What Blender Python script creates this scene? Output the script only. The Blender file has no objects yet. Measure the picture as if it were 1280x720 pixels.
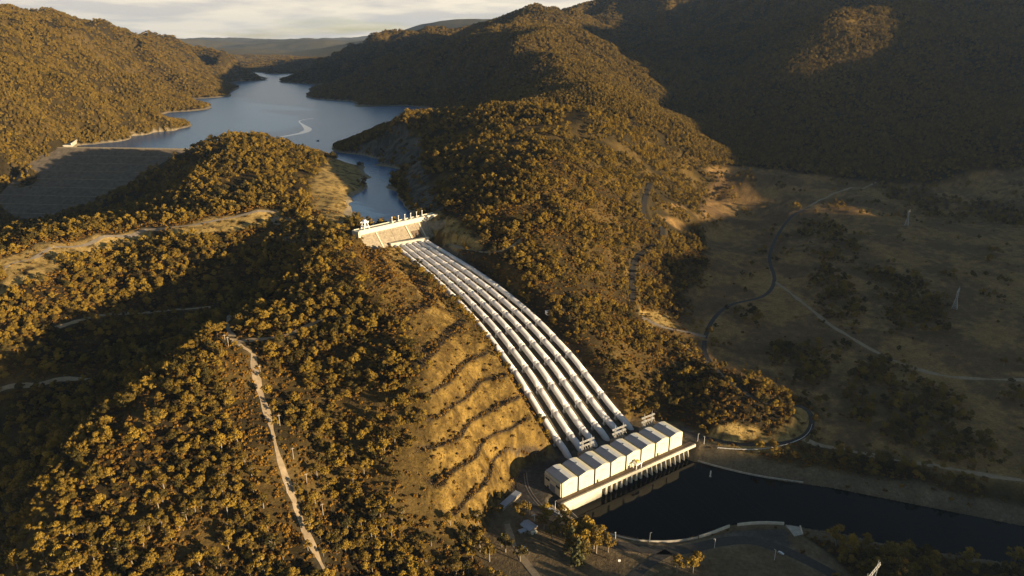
import bpy, bmesh, math, random
import numpy as np
from mathutils import Vector, Matrix
random.seed(7); RNG = np.random.default_rng(11)
SC = bpy.context.scene
COL = SC.collection
# ------------------------------------------------------------------ camera, sky, sun, exposure
CF, CYH, CH = 870.0, 55.0, 400.0            # focal length in px of a 1280 wide frame, horizon row, height above the pond
PITCH = math.atan((360 - CYH) / CF)
cam_d = bpy.data.cameras.new("camera"); cam = bpy.data.objects.new("camera", cam_d); COL.objects.link(cam)
cam.location = (0, 0, CH); cam.rotation_euler = (math.pi / 2 - PITCH, 0, 0)
cam_d.sensor_width = 36; cam_d.lens = 36 * CF / 1280; cam_d.clip_start = 1; cam_d.clip_end = 60000
SC.camera = cam
SUN_EL, SUN_DIR = math.radians(8.0), (0.86, -0.51)
world = bpy.data.worlds.new("World"); SC.world = world; world.use_nodes = True
wn, wl = world.node_tree.nodes, world.node_tree.links
bg = wn["Background"]; sky = wn.new("ShaderNodeTexSky"); sky.sky_type = 'NISHITA'; sky.sun_disc = False
sky.sun_elevation = SUN_EL; sky.sun_rotation = math.atan2(SUN_DIR[0], SUN_DIR[1])
sky.altitude = 700; sky.air_density = 1.0; sky.dust_density = 0.6; sky.ozone_density = 1.0
bg.inputs[1].default_value = 0.05
tcw = wn.new("ShaderNodeTexCoord"); sep = wn.new("ShaderNodeSeparateXYZ"); wl.new(tcw.outputs["Generated"], sep.inputs[0])
dv_ = wn.new("ShaderNodeMath"); dv_.operation = 'ADD'; dv_.inputs[1].default_value = .10; wl.new(sep.outputs[2], dv_.inputs[0])      # flat cloud layer seen in perspective
mx_ = wn.new("ShaderNodeMath"); mx_.operation = 'MAXIMUM'; mx_.inputs[1].default_value = .03; wl.new(dv_.outputs[0], mx_.inputs[0])
vd = wn.new("ShaderNodeVectorMath"); vd.operation = 'DIVIDE'; cb = wn.new("ShaderNodeCombineXYZ")
[wl.new(mx_.outputs[0], cb.inputs[i]) for i in range(3)]; wl.new(tcw.outputs["Generated"], vd.inputs[0]); wl.new(cb.outputs[0], vd.inputs[1])
cn = wn.new("ShaderNodeTexNoise"); cn.inputs["Scale"].default_value = .55; cn.inputs["Detail"].default_value = 6; cn.inputs["Roughness"].default_value = .55; wl.new(vd.outputs[0], cn.inputs["Vector"])
cr = wn.new("ShaderNodeValToRGB"); cr.color_ramp.elements[0].position = .28; cr.color_ramp.elements[1].position = .46; wl.new(cn.outputs[0], cr.inputs[0])
cn2 = wn.new("ShaderNodeTexNoise"); cn2.inputs["Scale"].default_value = 1.3; cn2.inputs["Detail"].default_value = 5; wl.new(vd.outputs[0], cn2.inputs["Vector"])
cc = wn.new("ShaderNodeValToRGB"); cc.color_ramp.elements[0].position = .40; cc.color_ramp.elements[1].position = .58
cc.color_ramp.elements[0].color = (9.2, 8.0, 6.1, 1); cc.color_ramp.elements[1].color = (6.3, 5.7, 5.0, 1); wl.new(cn2.outputs[0], cc.inputs[0])
wm = wn.new("ShaderNodeMixRGB"); mr_ = wn.new("ShaderNodeMapRange"); mr_.interpolation_type = 'SMOOTHSTEP'; mr_.inputs[1].default_value = .06; mr_.inputs[2].default_value = .22; mr_.inputs[3].default_value = 1; mr_.inputs[4].default_value = 0
wl.new(sep.outputs[2], mr_.inputs[0]); ml_ = wn.new("ShaderNodeMath"); ml_.operation = 'MULTIPLY'; wl.new(cr.outputs[0], ml_.inputs[0]); wl.new(mr_.outputs[0], ml_.inputs[1]); wl.new(ml_.outputs[0], wm.inputs[0]); wl.new(sky.outputs[0], wm.inputs[1]); wl.new(cc.outputs[0], wm.inputs[2])
wl.new(wm.outputs[0], bg.inputs[0])
sun_d = bpy.data.lights.new("sun", 'SUN'); sun = bpy.data.objects.new("sun", sun_d); COL.objects.link(sun)
sun_d.energy = 5.0; sun_d.angle = math.radians(0.5); sun_d.color = (1.0, 0.78, 0.50)
sv = Vector((SUN_DIR[0] * math.cos(SUN_EL), SUN_DIR[1] * math.cos(SUN_EL), math.sin(SUN_EL))).normalized()
sun.rotation_euler = sv.to_track_quat('Z', 'Y').to_euler(); sun.location = (600, -400, 900)
SC.view_settings.view_transform = 'Standard'; SC.view_settings.look = 'None'
SC.view_settings.exposure = 1.3; SC.view_settings.gamma = 1.0
SC.cycles.max_bounces = 4; SC.cycles.diffuse_bounces = 2; SC.cycles.volume_bounces = 0
SC.cycles.caustics_reflective = False; SC.cycles.caustics_refractive = False

# ------------------------------------------------------------------ survey helpers (photo pixel + level -> place in the world)
def ray(px, py):
    a = (px - 640) / CF; b = -(py - 360) / CF
    return np.array([a, math.cos(PITCH) + b * math.sin(PITCH), -math.sin(PITCH) + b * math.cos(PITCH)])
def at_z(px, py, z):
    r = ray(px, py); t = (z - CH) / r[2]; return np.array([r[0] * t, r[1] * t, z])
def at_y(px, py, Y):
    r = ray(px, py); t = Y / r[1]; return np.array([r[0] * t, Y, CH + r[2] * t])
def at_w(px, Y, z):
    d = Y * math.cos(PITCH) - (z - CH) * math.sin(PITCH); return np.array([(px - 640) / CF * d, Y, z])
def smooth(a, b, x):
    t = np.clip((x - a) / (b - a), 0, 1); return t * t * (3 - 2 * t)
_perm = np.random.default_rng(5).permutation(512); _perm = np.concatenate([_perm, _perm, _perm])
_ga = np.random.default_rng(6).uniform(0, 2 * math.pi, 2048)
def perlin(x, y):
    xi = np.floor(x).astype(int); yi = np.floor(y).astype(int); xf = x - xi; yf = y - yi
    u = xf ** 3 * (xf * (xf * 6 - 15) + 10); v = yf ** 3 * (yf * (yf * 6 - 15) + 10)
    def g(ix, iy, dx, dy):
        h = _ga[_perm[_perm[ix & 511] + (iy & 511)]]; return np.cos(h) * dx + np.sin(h) * dy
    a = g(xi, yi, xf, yf); b = g(xi + 1, yi, xf - 1, yf); c = g(xi, yi + 1, xf, yf - 1); d = g(xi + 1, yi + 1, xf - 1, yf - 1)
    return ((a + u * (b - a)) * (1 - v) + (c + u * (d - c)) * v) * 1.5
def fbm(x, y, o=4):
    s = np.zeros_like(x); k = 1.0
    for i in range(o): s += k * perlin(x * 2 ** i + 17.3 * i, y * 2 ** i - 9.1 * i); k *= 0.5
    return s

# ------------------------------------------------------------------ terrain control points
Z_PTS = """
270 418 126 250 442 122 225 478 116 200 510 110 150 540 101 110 562 94 80 600 84 60 622 79 40 670 70 30 720 62
300 470 113 318 450 113 325 490 100 335 540 86 350 580 74 365 620 62 385 670 48 400 720 38
220 560 90 200 640 72 280 640 66 300 720 46 200 720 54 120 680 66
440 470 98 425 520 82 418 560 66 430 620 44 445 670 32 460 720 22
350 400 126 400 400 121 300 425 122 400 340 143 430 310 150 380 320 146 370 338 140
300 332 116 250 312 138 200 322 128 150 332 112 100 345 116 200 348 104 250 342 106 350 348 120 300 350 106 150 352 98 50 365 115 0 390 108 0 450 80 40 420 92
100 400 85 200 380 88 300 370 98 330 362 112 100 450 58 180 440 62 0 520 40 60 500 46 0 600 30 0 720 20
465 325 150 480 345 146 500 362 137 470 380 133 525 400 122 450 420 115 540 371 127 552 387 122
500 325 134 520 345 128 545 368 121 562 386 117 578 402 112 600 428 103 608 440 94 627 455 86 639 476 75 649 493 65 656 512 54 675 538 38 685 553 27
644 586 10 636 602 8
640 575 30 600 615 30 575 642 30 640 540 46 600 570 46 575 588 46 560 610 46
615 515 62 575 547 62 540 562 62 527 565 62 515 590 55 600 478 78 575 502 78 562 508 78 540 525 78
580 460 94 560 480 94 540 490 94 560 420 110 545 440 110 520 455 110
500 520 83 490 560 68 500 600 54 530 640 37 550 690 20 480 640 42 500 700 20 600 660 12 590 700 8
640 680 7 700 700 7 620 720 7 740 660 7 800 690 7 900 700 7 950 690 7 1000 700 8 1050 720 9
660 610 7 690 640 7 650 592 7 740 555 7 800 535 7 870 550 8 900 555 9 960 560 9 1010 540 12 1005 515 13
950 500 36 920 480 42 985 520 24 900 500 34 870 515 20 960 540 13 930 545 12 820 510 14
800 480 34 770 440 60 720 400 90 700 380 104 660 350 122 600 320 135 575 310 140
550 290 146 590 300 146 600 270 165 600 250 177 560 240 174 650 230 199 620 200 214 700 200 222 780 220 170 800 250 140
800 300 105 795 350 72 800 390 52 740 300 140 740 360 98 720 330 122 680 300 152 840 230 130 870 250 80 830 280 95 860 300 72 840 340 60
830 400 42 860 420 32 880 450 25 900 400 36 920 350 44 900 300 46 890 250 57 930 300 44 950 270 47
990 265 72 1030 267 72 930 225 98 890 208 118 1060 280 64 1020 300 62 1050 350 46 1100 350 42 960 330 48 1050 420 34 1000 420 26 970 380 36
1000 470 20 1100 470 24 1150 400 36 1200 420 36 1280 400 36 1280 480 28 1200 500 22 1100 540 14 1200 560 14 1280 600 10 1280 560 14 1050 560 10 1150 600 8
960 215 100 1000 225 90 1100 230 82 1050 240 80 1150 250 66 1200 240 74 1280 270 62 1200 300 58 1280 330 50 1120 300 60 1200 225 92 1280 210 112
930 212 112 1000 205 112 1100 215 98 1160 228 88 1200 212 110 1280 200 125 950 150 168 1000 150 188 1100 150 185 1200 150 200 1280 150 215 1100 100 285
95 262 82 140 240 115 190 210 160 220 195 185 250 182 203 290 170 220 330 173 214 370 185 195 395 193 178 425 200 168 445 214 157
250 220 180 330 210 190 390 225 172 400 245 160 415 265 158 425 285 157 300 240 165 200 245 120 150 260 95 230 270 150 180 275 135
100 278 125 0 295 118 30 240 60 0 260 45 0 362 116 60 332 123 120 314 127 178 302 131 0 324 138 60 305 143 125 290 147 178 283 149 215 302 137 280 292 142 345 279 147 212 285 151 265 271 157 322 262 163
30 195 150 75 180 156 0 220 100 50 215 105 0 250 55 0 187 160 40 183 160 100 168 168
520 160 215 525 200 195 520 225 177 510 142 245 450 172 170 480 158 205 500 147 235 600 135 262 690 137 262 545 268 158
470 205 151 480 207 151 505 215 151 500 240 151 505 256 151 520 267 151 440 196 151 418 187 151
432 196 151 455 215 151 462 222 151 440 250 152 433 270 152 436 260 152 450 237 152 458 228 152 430 250 161 425 266 160 442 233 160 433 281 151
120 180 151 160 169 151 190 165 151 220 161 151 238 157 151 228 149 151 210 140 151 255 131 151 228 123 151 250 123 151 287 120 151 293 112 151 280 104 151 262 101 151
310 95 151 335 92 151 358 92 151 350 101 151 352 107 151 415 106 151 393 117 151 395 123 151 440 126 151 444 133 151 470 133 151 510 132 151
1060 668 -3 1100 678 -2 1140 690 6 1200 700 12 1280 715 14 1120 715 16
"""
LOW_PTS = """
300 105 320 98 345 95.5 342 104 322 106 330 94 315 101 375 108 300 120 300 110 340 100 360 130 300 150 400 150 330 170 450 150 480 140 470 185 425 160 250 170 210 172 480 225 470 240 450 270 465 255 480 268 445 205 462 210 330 96"""
POND_PTS = """735 632 760 662 830 677 880 670 930 657 985 660 870 580 920 590 975 600 1100 622 1200 642 1280 660 1060 662 1110 676 1200 692 1280 708"""
POND_LOW = """790 640 860 620 900 640 980 630 1050 650 1150 660 1250 685 1280 685 840 600 760 640"""
W_PTS = """
300 10500 190 400 10000 190 450 9000 220 340 14500 260 420 14500 250 300 21000 330 420 21000 330 540 15000 350 300 7200 165 380 6900 160 
45 2900 472 0 2600 470 290 1640 150 250 1620 150 340 1620 150 390 1585 150 600 1900 222 700 1780 242 560 2300 165 620 2600 200
70 1650 25 150 1650 35 60 1500 8 140 1520 22 200 1600 60 240 1700 110 100 1250 85 0 1250 70 20 1400 45
100 2450 158 50 2300 225 160 2600 152 0 2200 285 20 2350 260 150 3400 200 210 3500 165 100 3300 330
900 2000 108 850 2500 150 800 3600 262 1045 3050 465 1100 4300 780 900 5000 730 1280 3400 640 1200 3900 740 1150 3300 520
1000 2300 240 1250 5000 1000 1000 6000 900 700 5500 560 800 6000 760 600 4700 440 500 6000 420
1450 2600 420 1450 1800 190 1500 1200 60 1500 800 34 1500 520 10 -200 1900 330 -250 2600 520 -200 1100 90 -200 700 40 -200 450 10 1400 4000 800 -300 4000 560 1500 6000 1000 -200 7000 600
640 300 5 300 300 30 1000 300 6 0 300 10 640 160 2 1500 300 14 -200 300 10
"""
Y_PTS = """
0 30 2900 40 31 2950 105 37 3500 0 65 2000 80 95 2000 150 120 2110 200 140 2190 130 80 2950 60 45 2950 200 112 3010
160 40 4200 220 45 5200 250 60 5500 275 62 5200 240 95 4300 300 80 5600 340 82 6600
420 68 4900 470 48 4800 560 41 4500 620 30 4200 655 19 4100 690 11 4000 385 85 5050 500 80 4500
450 95 3700 520 75 3500 600 50 3300 650 28 3200 560 110 3200 640 90 2950 620 120 2850 680 112 2350 705 90 2170 690 68 2500 640 45 2800 660 36 3000 735 25 4200
740 105 1950 800 125 1872 850 150 1773 890 203 1740 740 140 1500
745 20 4600 760 60 4200 800 90 3600 850 40 4200 900 60 3600 880 110 3000 960 100 2800
1045 14 2700 1110 55 2500 1130 85 2400 985 55 2700 940 90 2700 1040 60 2550 1150 4 3000 1200 30 3000 1280 50 2700 1200 100 2500 1280 100 2500
770 -6 4600 830 -25 4600 900 -30 4500 1000 -30 4300 1060 -30 3900 1150 -30 3900 1280 -25 3500 720 16 4700
0 100 1900 0 140 1800 60 150 1800 60 110 1950 120 130 2000 0 45 2500
240 49 23000 300 47 24000 400 48 24000 440 50 23000 480 46 21000 325 66 12500 350 70 9500 440 57 11500 400 61 12500 370 78 7800 600 24 12000 520 36 12500 560 30 12500 180 50 22000 100 45 22000 290 70 9000 270 60 13000 480 47 12500
300 52 17000 400 54 16500 350 50 19500 450 52 18000 620 40 30000 300 60 31000 100 60 31000 900 40 30000
"""
def nums(s, k): return np.array([float(t) for t in s.split()]).reshape(-1, k)
ctrl = [at_z(*r) for r in nums(Z_PTS, 3)] + [at_z(a, b, 132) for a, b in nums(LOW_PTS, 2)]
ctrl += [at_z(a, b, -4) for a, b in nums(POND_PTS, 2)] + [at_z(a, b, -10) for a, b in nums(POND_LOW, 2)]
ctrl += [at_w(*r) for r in nums(W_PTS, 3)] + [at_y(*r) for r in nums(Y_PTS, 3)]
ctrl = np.array(ctrl)
cu, cv, cz = ctrl[:, 0] / ctrl[:, 1], np.log(ctrl[:, 1]), ctrl[:, 2]
n = len(ctrl)
R = np.hypot(cu[:, None] - cu, cv[:, None] - cv)
KM = -np.sqrt(R * R + 0.004 ** 2) + np.eye(n) * 0.004
PM = np.stack([np.ones(n), cu, cv], 1)
sol = np.linalg.solve(np.block([[KM, PM], [PM.T, np.zeros((3, 3))]]), np.concatenate([cz, np.zeros(3)]))
def h_base(X, Y):
    sh = X.shape; u = (X / Y).ravel(); v = np.log(Y).ravel(); out = np.empty(u.size)
    for i in range(0, u.size, 20000):
        k = -np.sqrt((u[i:i + 20000, None] - cu) ** 2 + (v[i:i + 20000, None] - cv) ** 2 + 0.004 ** 2)
        out[i:i + 20000] = k @ sol[:n] + sol[n] + sol[n + 1] * u[i:i + 20000] + sol[n + 2] * v[i:i + 20000]
    return out.reshape(sh)

# ------------------------------------------------------------------ penstock survey
P1, P6 = np.array([55., 609.]), np.array([126., 664.])      # lower ends of the first and the sixth pipe
T1, T6 = np.array([-163., 938.]), np.array([-124., 963.])   # upper ends
PL = 393.0
_pt = np.array([-30, 0, 20, 40, 64, 85, 112, 138, 165, 193, 225, 253, 280, 305, 357, 393, 420.])
_pz = np.array([9, 9.5, 17.5, 29.5, 44, 57, 69.5, 81, 91, 99.3, 107.7, 113.4, 118.4, 122, 129, 134, 138.])
_tt = np.linspace(-30, 420, 451); _zz = np.interp(_tt, _pt, _pz); _k = np.hanning(25); _k /= _k.sum()
_zp = np.convolve(np.pad(_zz, 12, mode='edge'), _k, 'valid')
def pipe_z(t): return np.interp(t, _tt, _zp)
def pipe_xy(q, t):                                            # q 0..1 across the row, t metres up from the lower end
    P = P1 + (P6 - P1) * q; T = T1 + (T6 - T1) * q; return P + (T - P) * (t / PL)
def trench_coords(X, Y):
    # solve X,Y = lerp(lerp(P1,P6,q), lerp(T1,T6,q), s) by a few fixed-point steps
    s = np.zeros_like(X); q = np.zeros_like(X)
    for _ in range(6):
        cx = P1[0] + (T1[0] - P1[0]) * s; cy = P1[1] + (T1[1] - P1[1]) * s
        dx = (P6 - P1)[0] + ((T6 - T1) - (P6 - P1))[0] * s; dy = (P6 - P1)[1] + ((T6 - T1) - (P6 - P1))[1] * s
        q = np.clip(((X - cx) * dx + (Y - cy) * dy) / (dx * dx + dy * dy), -6, 8)
        ax = P1[0] + (P6 - P1)[0] * q; ay = P1[1] + (P6 - P1)[1] * q
        bx = (T1 - P1)[0] + ((T6 - T1) - (P6 - P1))[0] * q; by = (T1 - P1)[1] + ((T6 - T1) - (P6 - P1))[1] * q
        s = np.clip(((X - ax) * bx + (Y - ay) * by) / (bx * bx + by * by + 1e-9), -1, 2)
    w = np.hypot((P6 - P1)[0] + ((T6 - T1) - (P6 - P1))[0] * s, (P6 - P1)[1] + ((T6 - T1) - (P6 - P1))[1] * s)
    return s * PL, q * w, w                                   # metres up the run, metres right of pipe one, row width
def poly_dist(poly, X, Y):                                    # signed distance: negative inside
    P = np.asarray(poly)[:, :2]; d = np.full(X.shape, 1e9); ins = np.zeros(X.shape, bool)
    for a, b in zip(P, np.roll(P, -1, 0)):
        e = b - a; t = np.clip(((X - a[0]) * e[0] + (Y - a[1]) * e[1]) / (e @ e + 1e-9), 0, 1)
        d = np.minimum(d, np.hypot(X - a[0] - t * e[0], Y - a[1] - t * e[1]))
        c = (a[1] > Y) != (b[1] > Y)
        ins ^= c & (X < (b[0] - a[0]) * (Y - a[1]) / (b[1] - a[1] + 1e-12) + a[0])
    return np.where(ins, -d, d)
def line_dist(path, X, Y):                                    # distance to a polyline and the height on it
    P = np.asarray(path); d = np.full(X.shape, 1e9); z = np.zeros(X.shape)
    for a, b in zip(P[:-1], P[1:]):
        e = (b - a)[:2]; t = np.clip(((X - a[0]) * e[0] + (Y - a[1]) * e[1]) / (e @ e + 1e-9), 0, 1)
        dd = np.hypot(X - a[0] - t * e[0], Y - a[1] - t * e[1]); m = dd < d
        d = np.where(m, dd, d); z = np.where(m, a[2] + (b[2] - a[2]) * t, z)
    return d, z
def zpoly(s): return np.array([at_z(*r) for r in nums(s, 3)])

# ------------------------------------------------------------------ terrain grid (cells grow with distance)
gu = np.concatenate([np.linspace(-1.6, -0.82, 40)[:-1], np.arange(-0.82, 0.82, 0.0022), np.linspace(0.82, 1.6, 40)])
gv = np.concatenate([np.linspace(math.log(140), math.log(370), 45)[:-1], np.arange(math.log(370), math.log(1350), 0.0034), np.arange(math.log(1350), math.log(32000), 0.0066)])
GU, GV = np.meshgrid(gu, gv)
GY = np.exp(GV); GX = GU * GY
H = h_base(GX, GY)
yard = zpoly("655 588 7 690 572 7 735 550 7 790 526 7 850 530 7 880 545 7 880 556 7 853 562 7 703 632 7 740 660 7 790 675 7 840 684 7 880 676 7 920 664 7 990 662 7 1030 690 7 1060 719 7 1000 740 7 800 745 7 640 745 7 600 700 7 615 655 7 640 615 7")
d_yard = poly_dist(yard, GX, GY)
pondp = zpoly("706 630 5 722 646 -1 745 660 -5 770 668 -5 800 674 -5 830 677 -5 860 674 -5 885 667 -5 905 658 -5 940 653 -5 985 655 -5 1020 662 -5 1060 669 -5 1100 679 -5 1180 692 -5 1300 710 -5 1400 725 -5 1400 680 -5 1300 662 -5 1200 642 -5 1100 622 -5 1040 610 -5 975 601 -5 920 590 -5 878 579 -5 868 570 2 852 560 5")
d_pond = poly_dist(pondp, GX, GY)
# natural roughness: spurs and gullies
eng = np.minimum(smooth(6, 60, d_yard), smooth(4, 60, d_pond))
tr_t, tr_w, tr_row = trench_coords(GX, GY)
d_tr = np.where((tr_t > -25) & (tr_t < PL + 10), np.maximum(np.maximum(-tr_w, tr_w - tr_row), 0), 200.0)
eng *= smooth(10, 70, d_tr)
shore = smooth(3, 30, np.abs(H - 150)) * smooth(20, 60, H)
n1 = fbm(GX / 160, GY / 160, 4); n2 = 1 - 2 * np.abs(fbm(GX / 700 + 3.1, GY / 700, 4)); n3 = fbm(GX / 45, GY / 45, 3); n6 = .45 - 1.6 * np.abs(fbm(GX / 330 + 1.7, GY / 330 + .4, 3))
H += eng * shore * smooth(11000, 6500, GY) * (n1 * 5.0 * np.clip(GY / 1100, .6, 3) + np.clip((GY - 1500) / 1500, 0, 1) * ((n2 - .4) * np.clip(GY * .010, 0, 50) + n6 * np.clip(GY * .012, 0, 42) * np.where(GX < -300, 1.0, .55)) * smooth(150, 260, H) + n3 * 1.2)
H += (fbm(GX / 2600 + 5, GY / 2600, 5) - .1) * 110 * smooth(8000, 15000, GY)
# terraced bank left of the penstocks
terr = zpoly("447 299 156 462 297 152 482 308 138 500 325 134 520 345 128 545 368 121 565 388 117 600 428 103 627 453 86 641 476 75 651 493 65 658 512 54 677 538 38 687 553 27 646 590 10 636 606 8 612 628 10 590 650 16 568 648 30 552 620 46 520 575 58 528 540 74 540 500 90 525 455 108 512 425 116 500 395 128 478 368 138 458 335 149")
d_terr = poly_dist(terr, GX, GY)
tm = smooth(8, -6, d_terr)
step = 16.0; fr = (H + 0.35 * n3 + 1.5 * n1 - 14) / step; kf = np.floor(fr); ff = fr - kf
Ht = 14 + step * (kf + np.clip((ff - 0.34) / 0.66, 0, 1))
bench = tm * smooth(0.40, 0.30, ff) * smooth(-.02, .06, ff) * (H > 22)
H = H * (1 - tm) + (Ht + .5 * fbm(GX / 9, GY / 9, 3)) * tm
# yard, pond bed, penstock trench
H = np.where(d_yard < 14, H * smooth(0, 14, d_yard) + 7 * (1 - smooth(0, 14, d_yard)), H)
bank = np.clip(d_pond, -20, 40)
H = np.where(d_pond < 26, np.minimum(H, np.where(bank < 0, np.maximum(bank * .8, -8) - 5.5, -4.8 + bank * 0.68)), H)
fl = pipe_z(tr_t) - 4.6
fl = np.where(tr_t < 4, 7.0, fl)
over = np.maximum(np.maximum(-tr_w - 6.5, tr_w - tr_row - 7.0), 0)
over = np.where(tr_t > PL + 2, over + (tr_t - PL - 2), over); over = np.where(tr_t < -12, 300, over)
H = np.where(over < 150, np.maximum(np.minimum(H, fl + over * 1.7), fl - over * 0.8 - 0.05), H)
# headworks: ground under the wall and in front of it
HWA, HWE, HWN = np.array([-210.6, 921.0]), np.array([.681, .732]), np.array([.732, -.681])
hx = (GX - HWA[0]) * HWE[0] + (GY - HWA[1]) * HWE[1]; hy = (GX - HWA[0]) * HWN[0] + (GY - HWA[1]) * HWN[1]
d_hw = np.maximum(np.maximum(-4 - hx, hx - 146), np.maximum(-10 - hy, hy - 40))
face_z = np.where(hy < 3, 140.0, np.where(hy < 20, 150 - (hy - 3) * 1.3 - 2.5, 129.0))
H = np.where((hx > -2) & (hx < 150), np.where((hy > -12) & (hy < 42), np.minimum(H, face_z + np.maximum(0, np.maximum(8 - hx, hx - 112)) * .9 * (hy > 3)), H), H)
in_tr = over < 1.5
def hz(x, y):
    x = np.asarray(x, float); y = np.asarray(y, float)
    fu = np.interp(x / y, gu, np.arange(len(gu))); fv = np.interp(np.log(y), gv, np.arange(len(gv)))
    iu = np.clip(fu.astype(int), 0, len(gu) - 2); iv = np.clip(fv.astype(int), 0, len(gv) - 2); a = fu - iu; b = fv - iv
    return (H[iv, iu] * (1 - a) + H[iv, iu + 1] * a) * (1 - b) + (H[iv + 1, iu] * (1 - a) + H[iv + 1, iu + 1] * a) * b
def hit(px, py):                                              # where the line of sight first meets the ground
    r = ray(px, py); ys = np.exp(np.linspace(math.log(200), math.log(13000), 5000)); t = ys / r[1]
    g = CH + r[2] * t - hz(r[0] * t, ys); i = np.argmax(g < 0) if (g < 0).any() else len(ys) - 1
    return np.array([r[0] * t[i], ys[i], hz(r[0] * t[i], ys[i])])
def hits(s): return np.array([hit(*p) for p in nums(s, 2)])
def densify(P, step=4.0):
    P = np.asarray(P, float); out = []
    for i in range(len(P) - 1):                               # Catmull-Rom
        a, b, c, d = P[max(i - 1, 0)], P[i], P[i + 1], P[min(i + 2, len(P) - 1)]
        m = max(2, int(np.linalg.norm((c - b)[:2]) / step))
        for t in np.arange(m) / m:
            out.append(.5 * ((2 * b) + (c - a) * t + (2 * a - 5 * b + 4 * c - d) * t * t + (3 * b - a - 3 * c + d) * t ** 3))
    out.append(P[-1]); return np.array(out)
ROADS = {  # name: (half width, material, path in the photograph)
 'sealed_road': (2.9, 'asphalt', "1012 259 990 270 972 295 962 322 968 350 955 370 915 381 893 397 881 425 884 450 910 474 950 496 990 508 1010 520 1014 534 1003 547 975 555 925 556 885 548 852 540"),
 'gravel_road': (2.7, 'dirt', "968 352 990 368 1020 392 1050 414 1085 435 1130 456 1180 470 1230 474 1290 476"),
 'grass_track': (2.4, 'dirt', "1012 258 1035 246 1060 236 1095 228"),
 'forest_road': (4.0, 'asphalt', "812 228 806 250 805 266 818 282 828 294 820 306 797 318 791 340 791 380"),
 'dirt_track': (2.6, 'dirt', "288 393 284 405 290 420 303 434 316 442 318 460 325 490 338 530 348 570 362 610 382 665 412 725"),
 'ridge_track': (3.0, 'dirt', "286 426 315 427 345 424 375 415 400 403 435 393"),
 'valley_track': (2.5, 'dirt', "-10 493 40 482 85 474 130 474"),
 'lower_track': (2.5, 'dirt', "70 410 110 398 160 392 210 388 265 384"),
 'riverside_track': (2.5, 'dirt', "1000 549 1040 560 1090 570 1150 580 1220 592 1290 604"),
 'quarry_track': (3.0, 'gravel', "800 392 830 410 860 418 882 424"),
 'spur_track': (2.6, 'dirt', "845 425 880 452 920 480"),
 'crest_road': (2.6, 'gravel', "-10 350 30 326 70 309 130 296 180 288 215 284 280 274 345 264"),
 'headworks_track': (3.0, 'dirt', "560 305 590 315 620 318 645 305 655 290"),
}
PATHS = {}
for nm, (hw, mt, s) in ROADS.items():
    P = densify(hits(s), 6.0); k = 9
    P[:, 2] = np.convolve(np.pad(P[:, 2], k, mode='edge'), np.ones(2 * k + 1) / (2 * k + 1), 'valid'); PATHS[nm] = P
yard_z = 7.0
for nm, s in (('yard_road', (5.0, "690 650 720 664 755 678 800 686 850 688 900 678 940 676 985 690 1030 712 1060 730")), ('park_road', (4.0, "836 690 812 704 788 725")),
              ('yard_lane', (3.5, "655 590 650 608 660 628 690 650")), ('park_lane', (2.6, "634 655 640 676 652 696 672 722"))):
    P = densify(np.array([at_z(a, b, yard_z) for a, b in nums(s[1], 2)]), 5.0); PATHS[nm] = P
    ROADS[nm] = (s[0], 'asphalt' if nm != 'park_lane' else 'dirt', '')
road_d = np.full(GX.shape, 1e3)
for nm, P in PATHS.items():
    lo, hi = P.min(0) - 25, P.max(0) + 25
    m = (GX > lo[0]) & (GX < hi[0]) & (GY > lo[1]) & (GY < hi[1])
    d, z = line_dist(P, GX[m], GY[m]); w = ROADS[nm][0]
    f = 1 - smooth(w + 1, w + 9, d)
    if w > 2.7: H[m] = H[m] * (1 - f) + z * f
    road_d[m] = np.minimum(road_d[m], d - w)

# ------------------------------------------------------------------ cover masks
def hpoly(s): return hits(s)[:, :2]
def region(s, soft=12): return 1 - smooth(-soft, soft, poly_dist(hpoly(s), GX, GY) + 10 * n3)
slope = np.hypot(*np.gradient(H)) * 0
dHx = np.gradient(H, axis=1) / np.maximum(np.gradient(GX, axis=1), .1)
dHy = (np.gradient(H, axis=0) - dHx * np.gradient(GX, axis=0)) / np.maximum(np.gradient(GY, axis=0), .1)
slope = np.hypot(dHx, dHy)
grass = np.maximum.reduce([
    region("880 212 930 208 1000 215 1090 226 1150 232 1200 222 1290 205 1420 200 1500 420 1480 600 1290 600 1180 590 1050 560 1018 550 1010 510 985 495 930 470 890 452 862 425 845 400 856 365 880 345 880 300 874 280 878 262 886 240 894 222"),
    region("826 251 852 256 858 262 836 262", 3) * .8, region("822 268 848 275 866 288 846 286", 3) * .8])
cutbank = np.maximum.reduce([region("405 206 425 200 445 206 463 220 444 250 435 284 425 286 400 272 384 250 392 226", 6),
    region("0 322 50 306 125 291 178 284 194 288 194 302 160 306 120 316 82 328 45 348 0 370", 4), region("210 286 265 272 322 263 350 262 345 280 280 293 214 304", 4),
    region("452 296 488 306 520 345 556 384 540 392 505 355 470 320", 5),
    .001 * region("505 160 522 172 530 215 548 262 530 262 506 246 512 218 490 204 470 200", 8),
    region("545 270 590 285 600 310 560 312 540 296", 5), region("800 388 825 386 842 398 830 412 808 408", 4), region("884 530 930 541 955 541 982 524 998 508 1020 515 1022 545 985 566 930 570 866 558", 3)])
d_tn = d_terr + 12 * n1 * smooth(-60, -10, d_terr) * (d_tr > 14)
terrm = smooth(22, -6, d_tn)
yardm = 1 - smooth(-1, 6, d_yard)
bankm = (1 - smooth(10, 22, np.abs(d_pond - 6))) * (d_pond > -6)
dam_area = region("62 186 105 182 250 186 200 212 130 240 75 262 58 262", 4)
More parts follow.
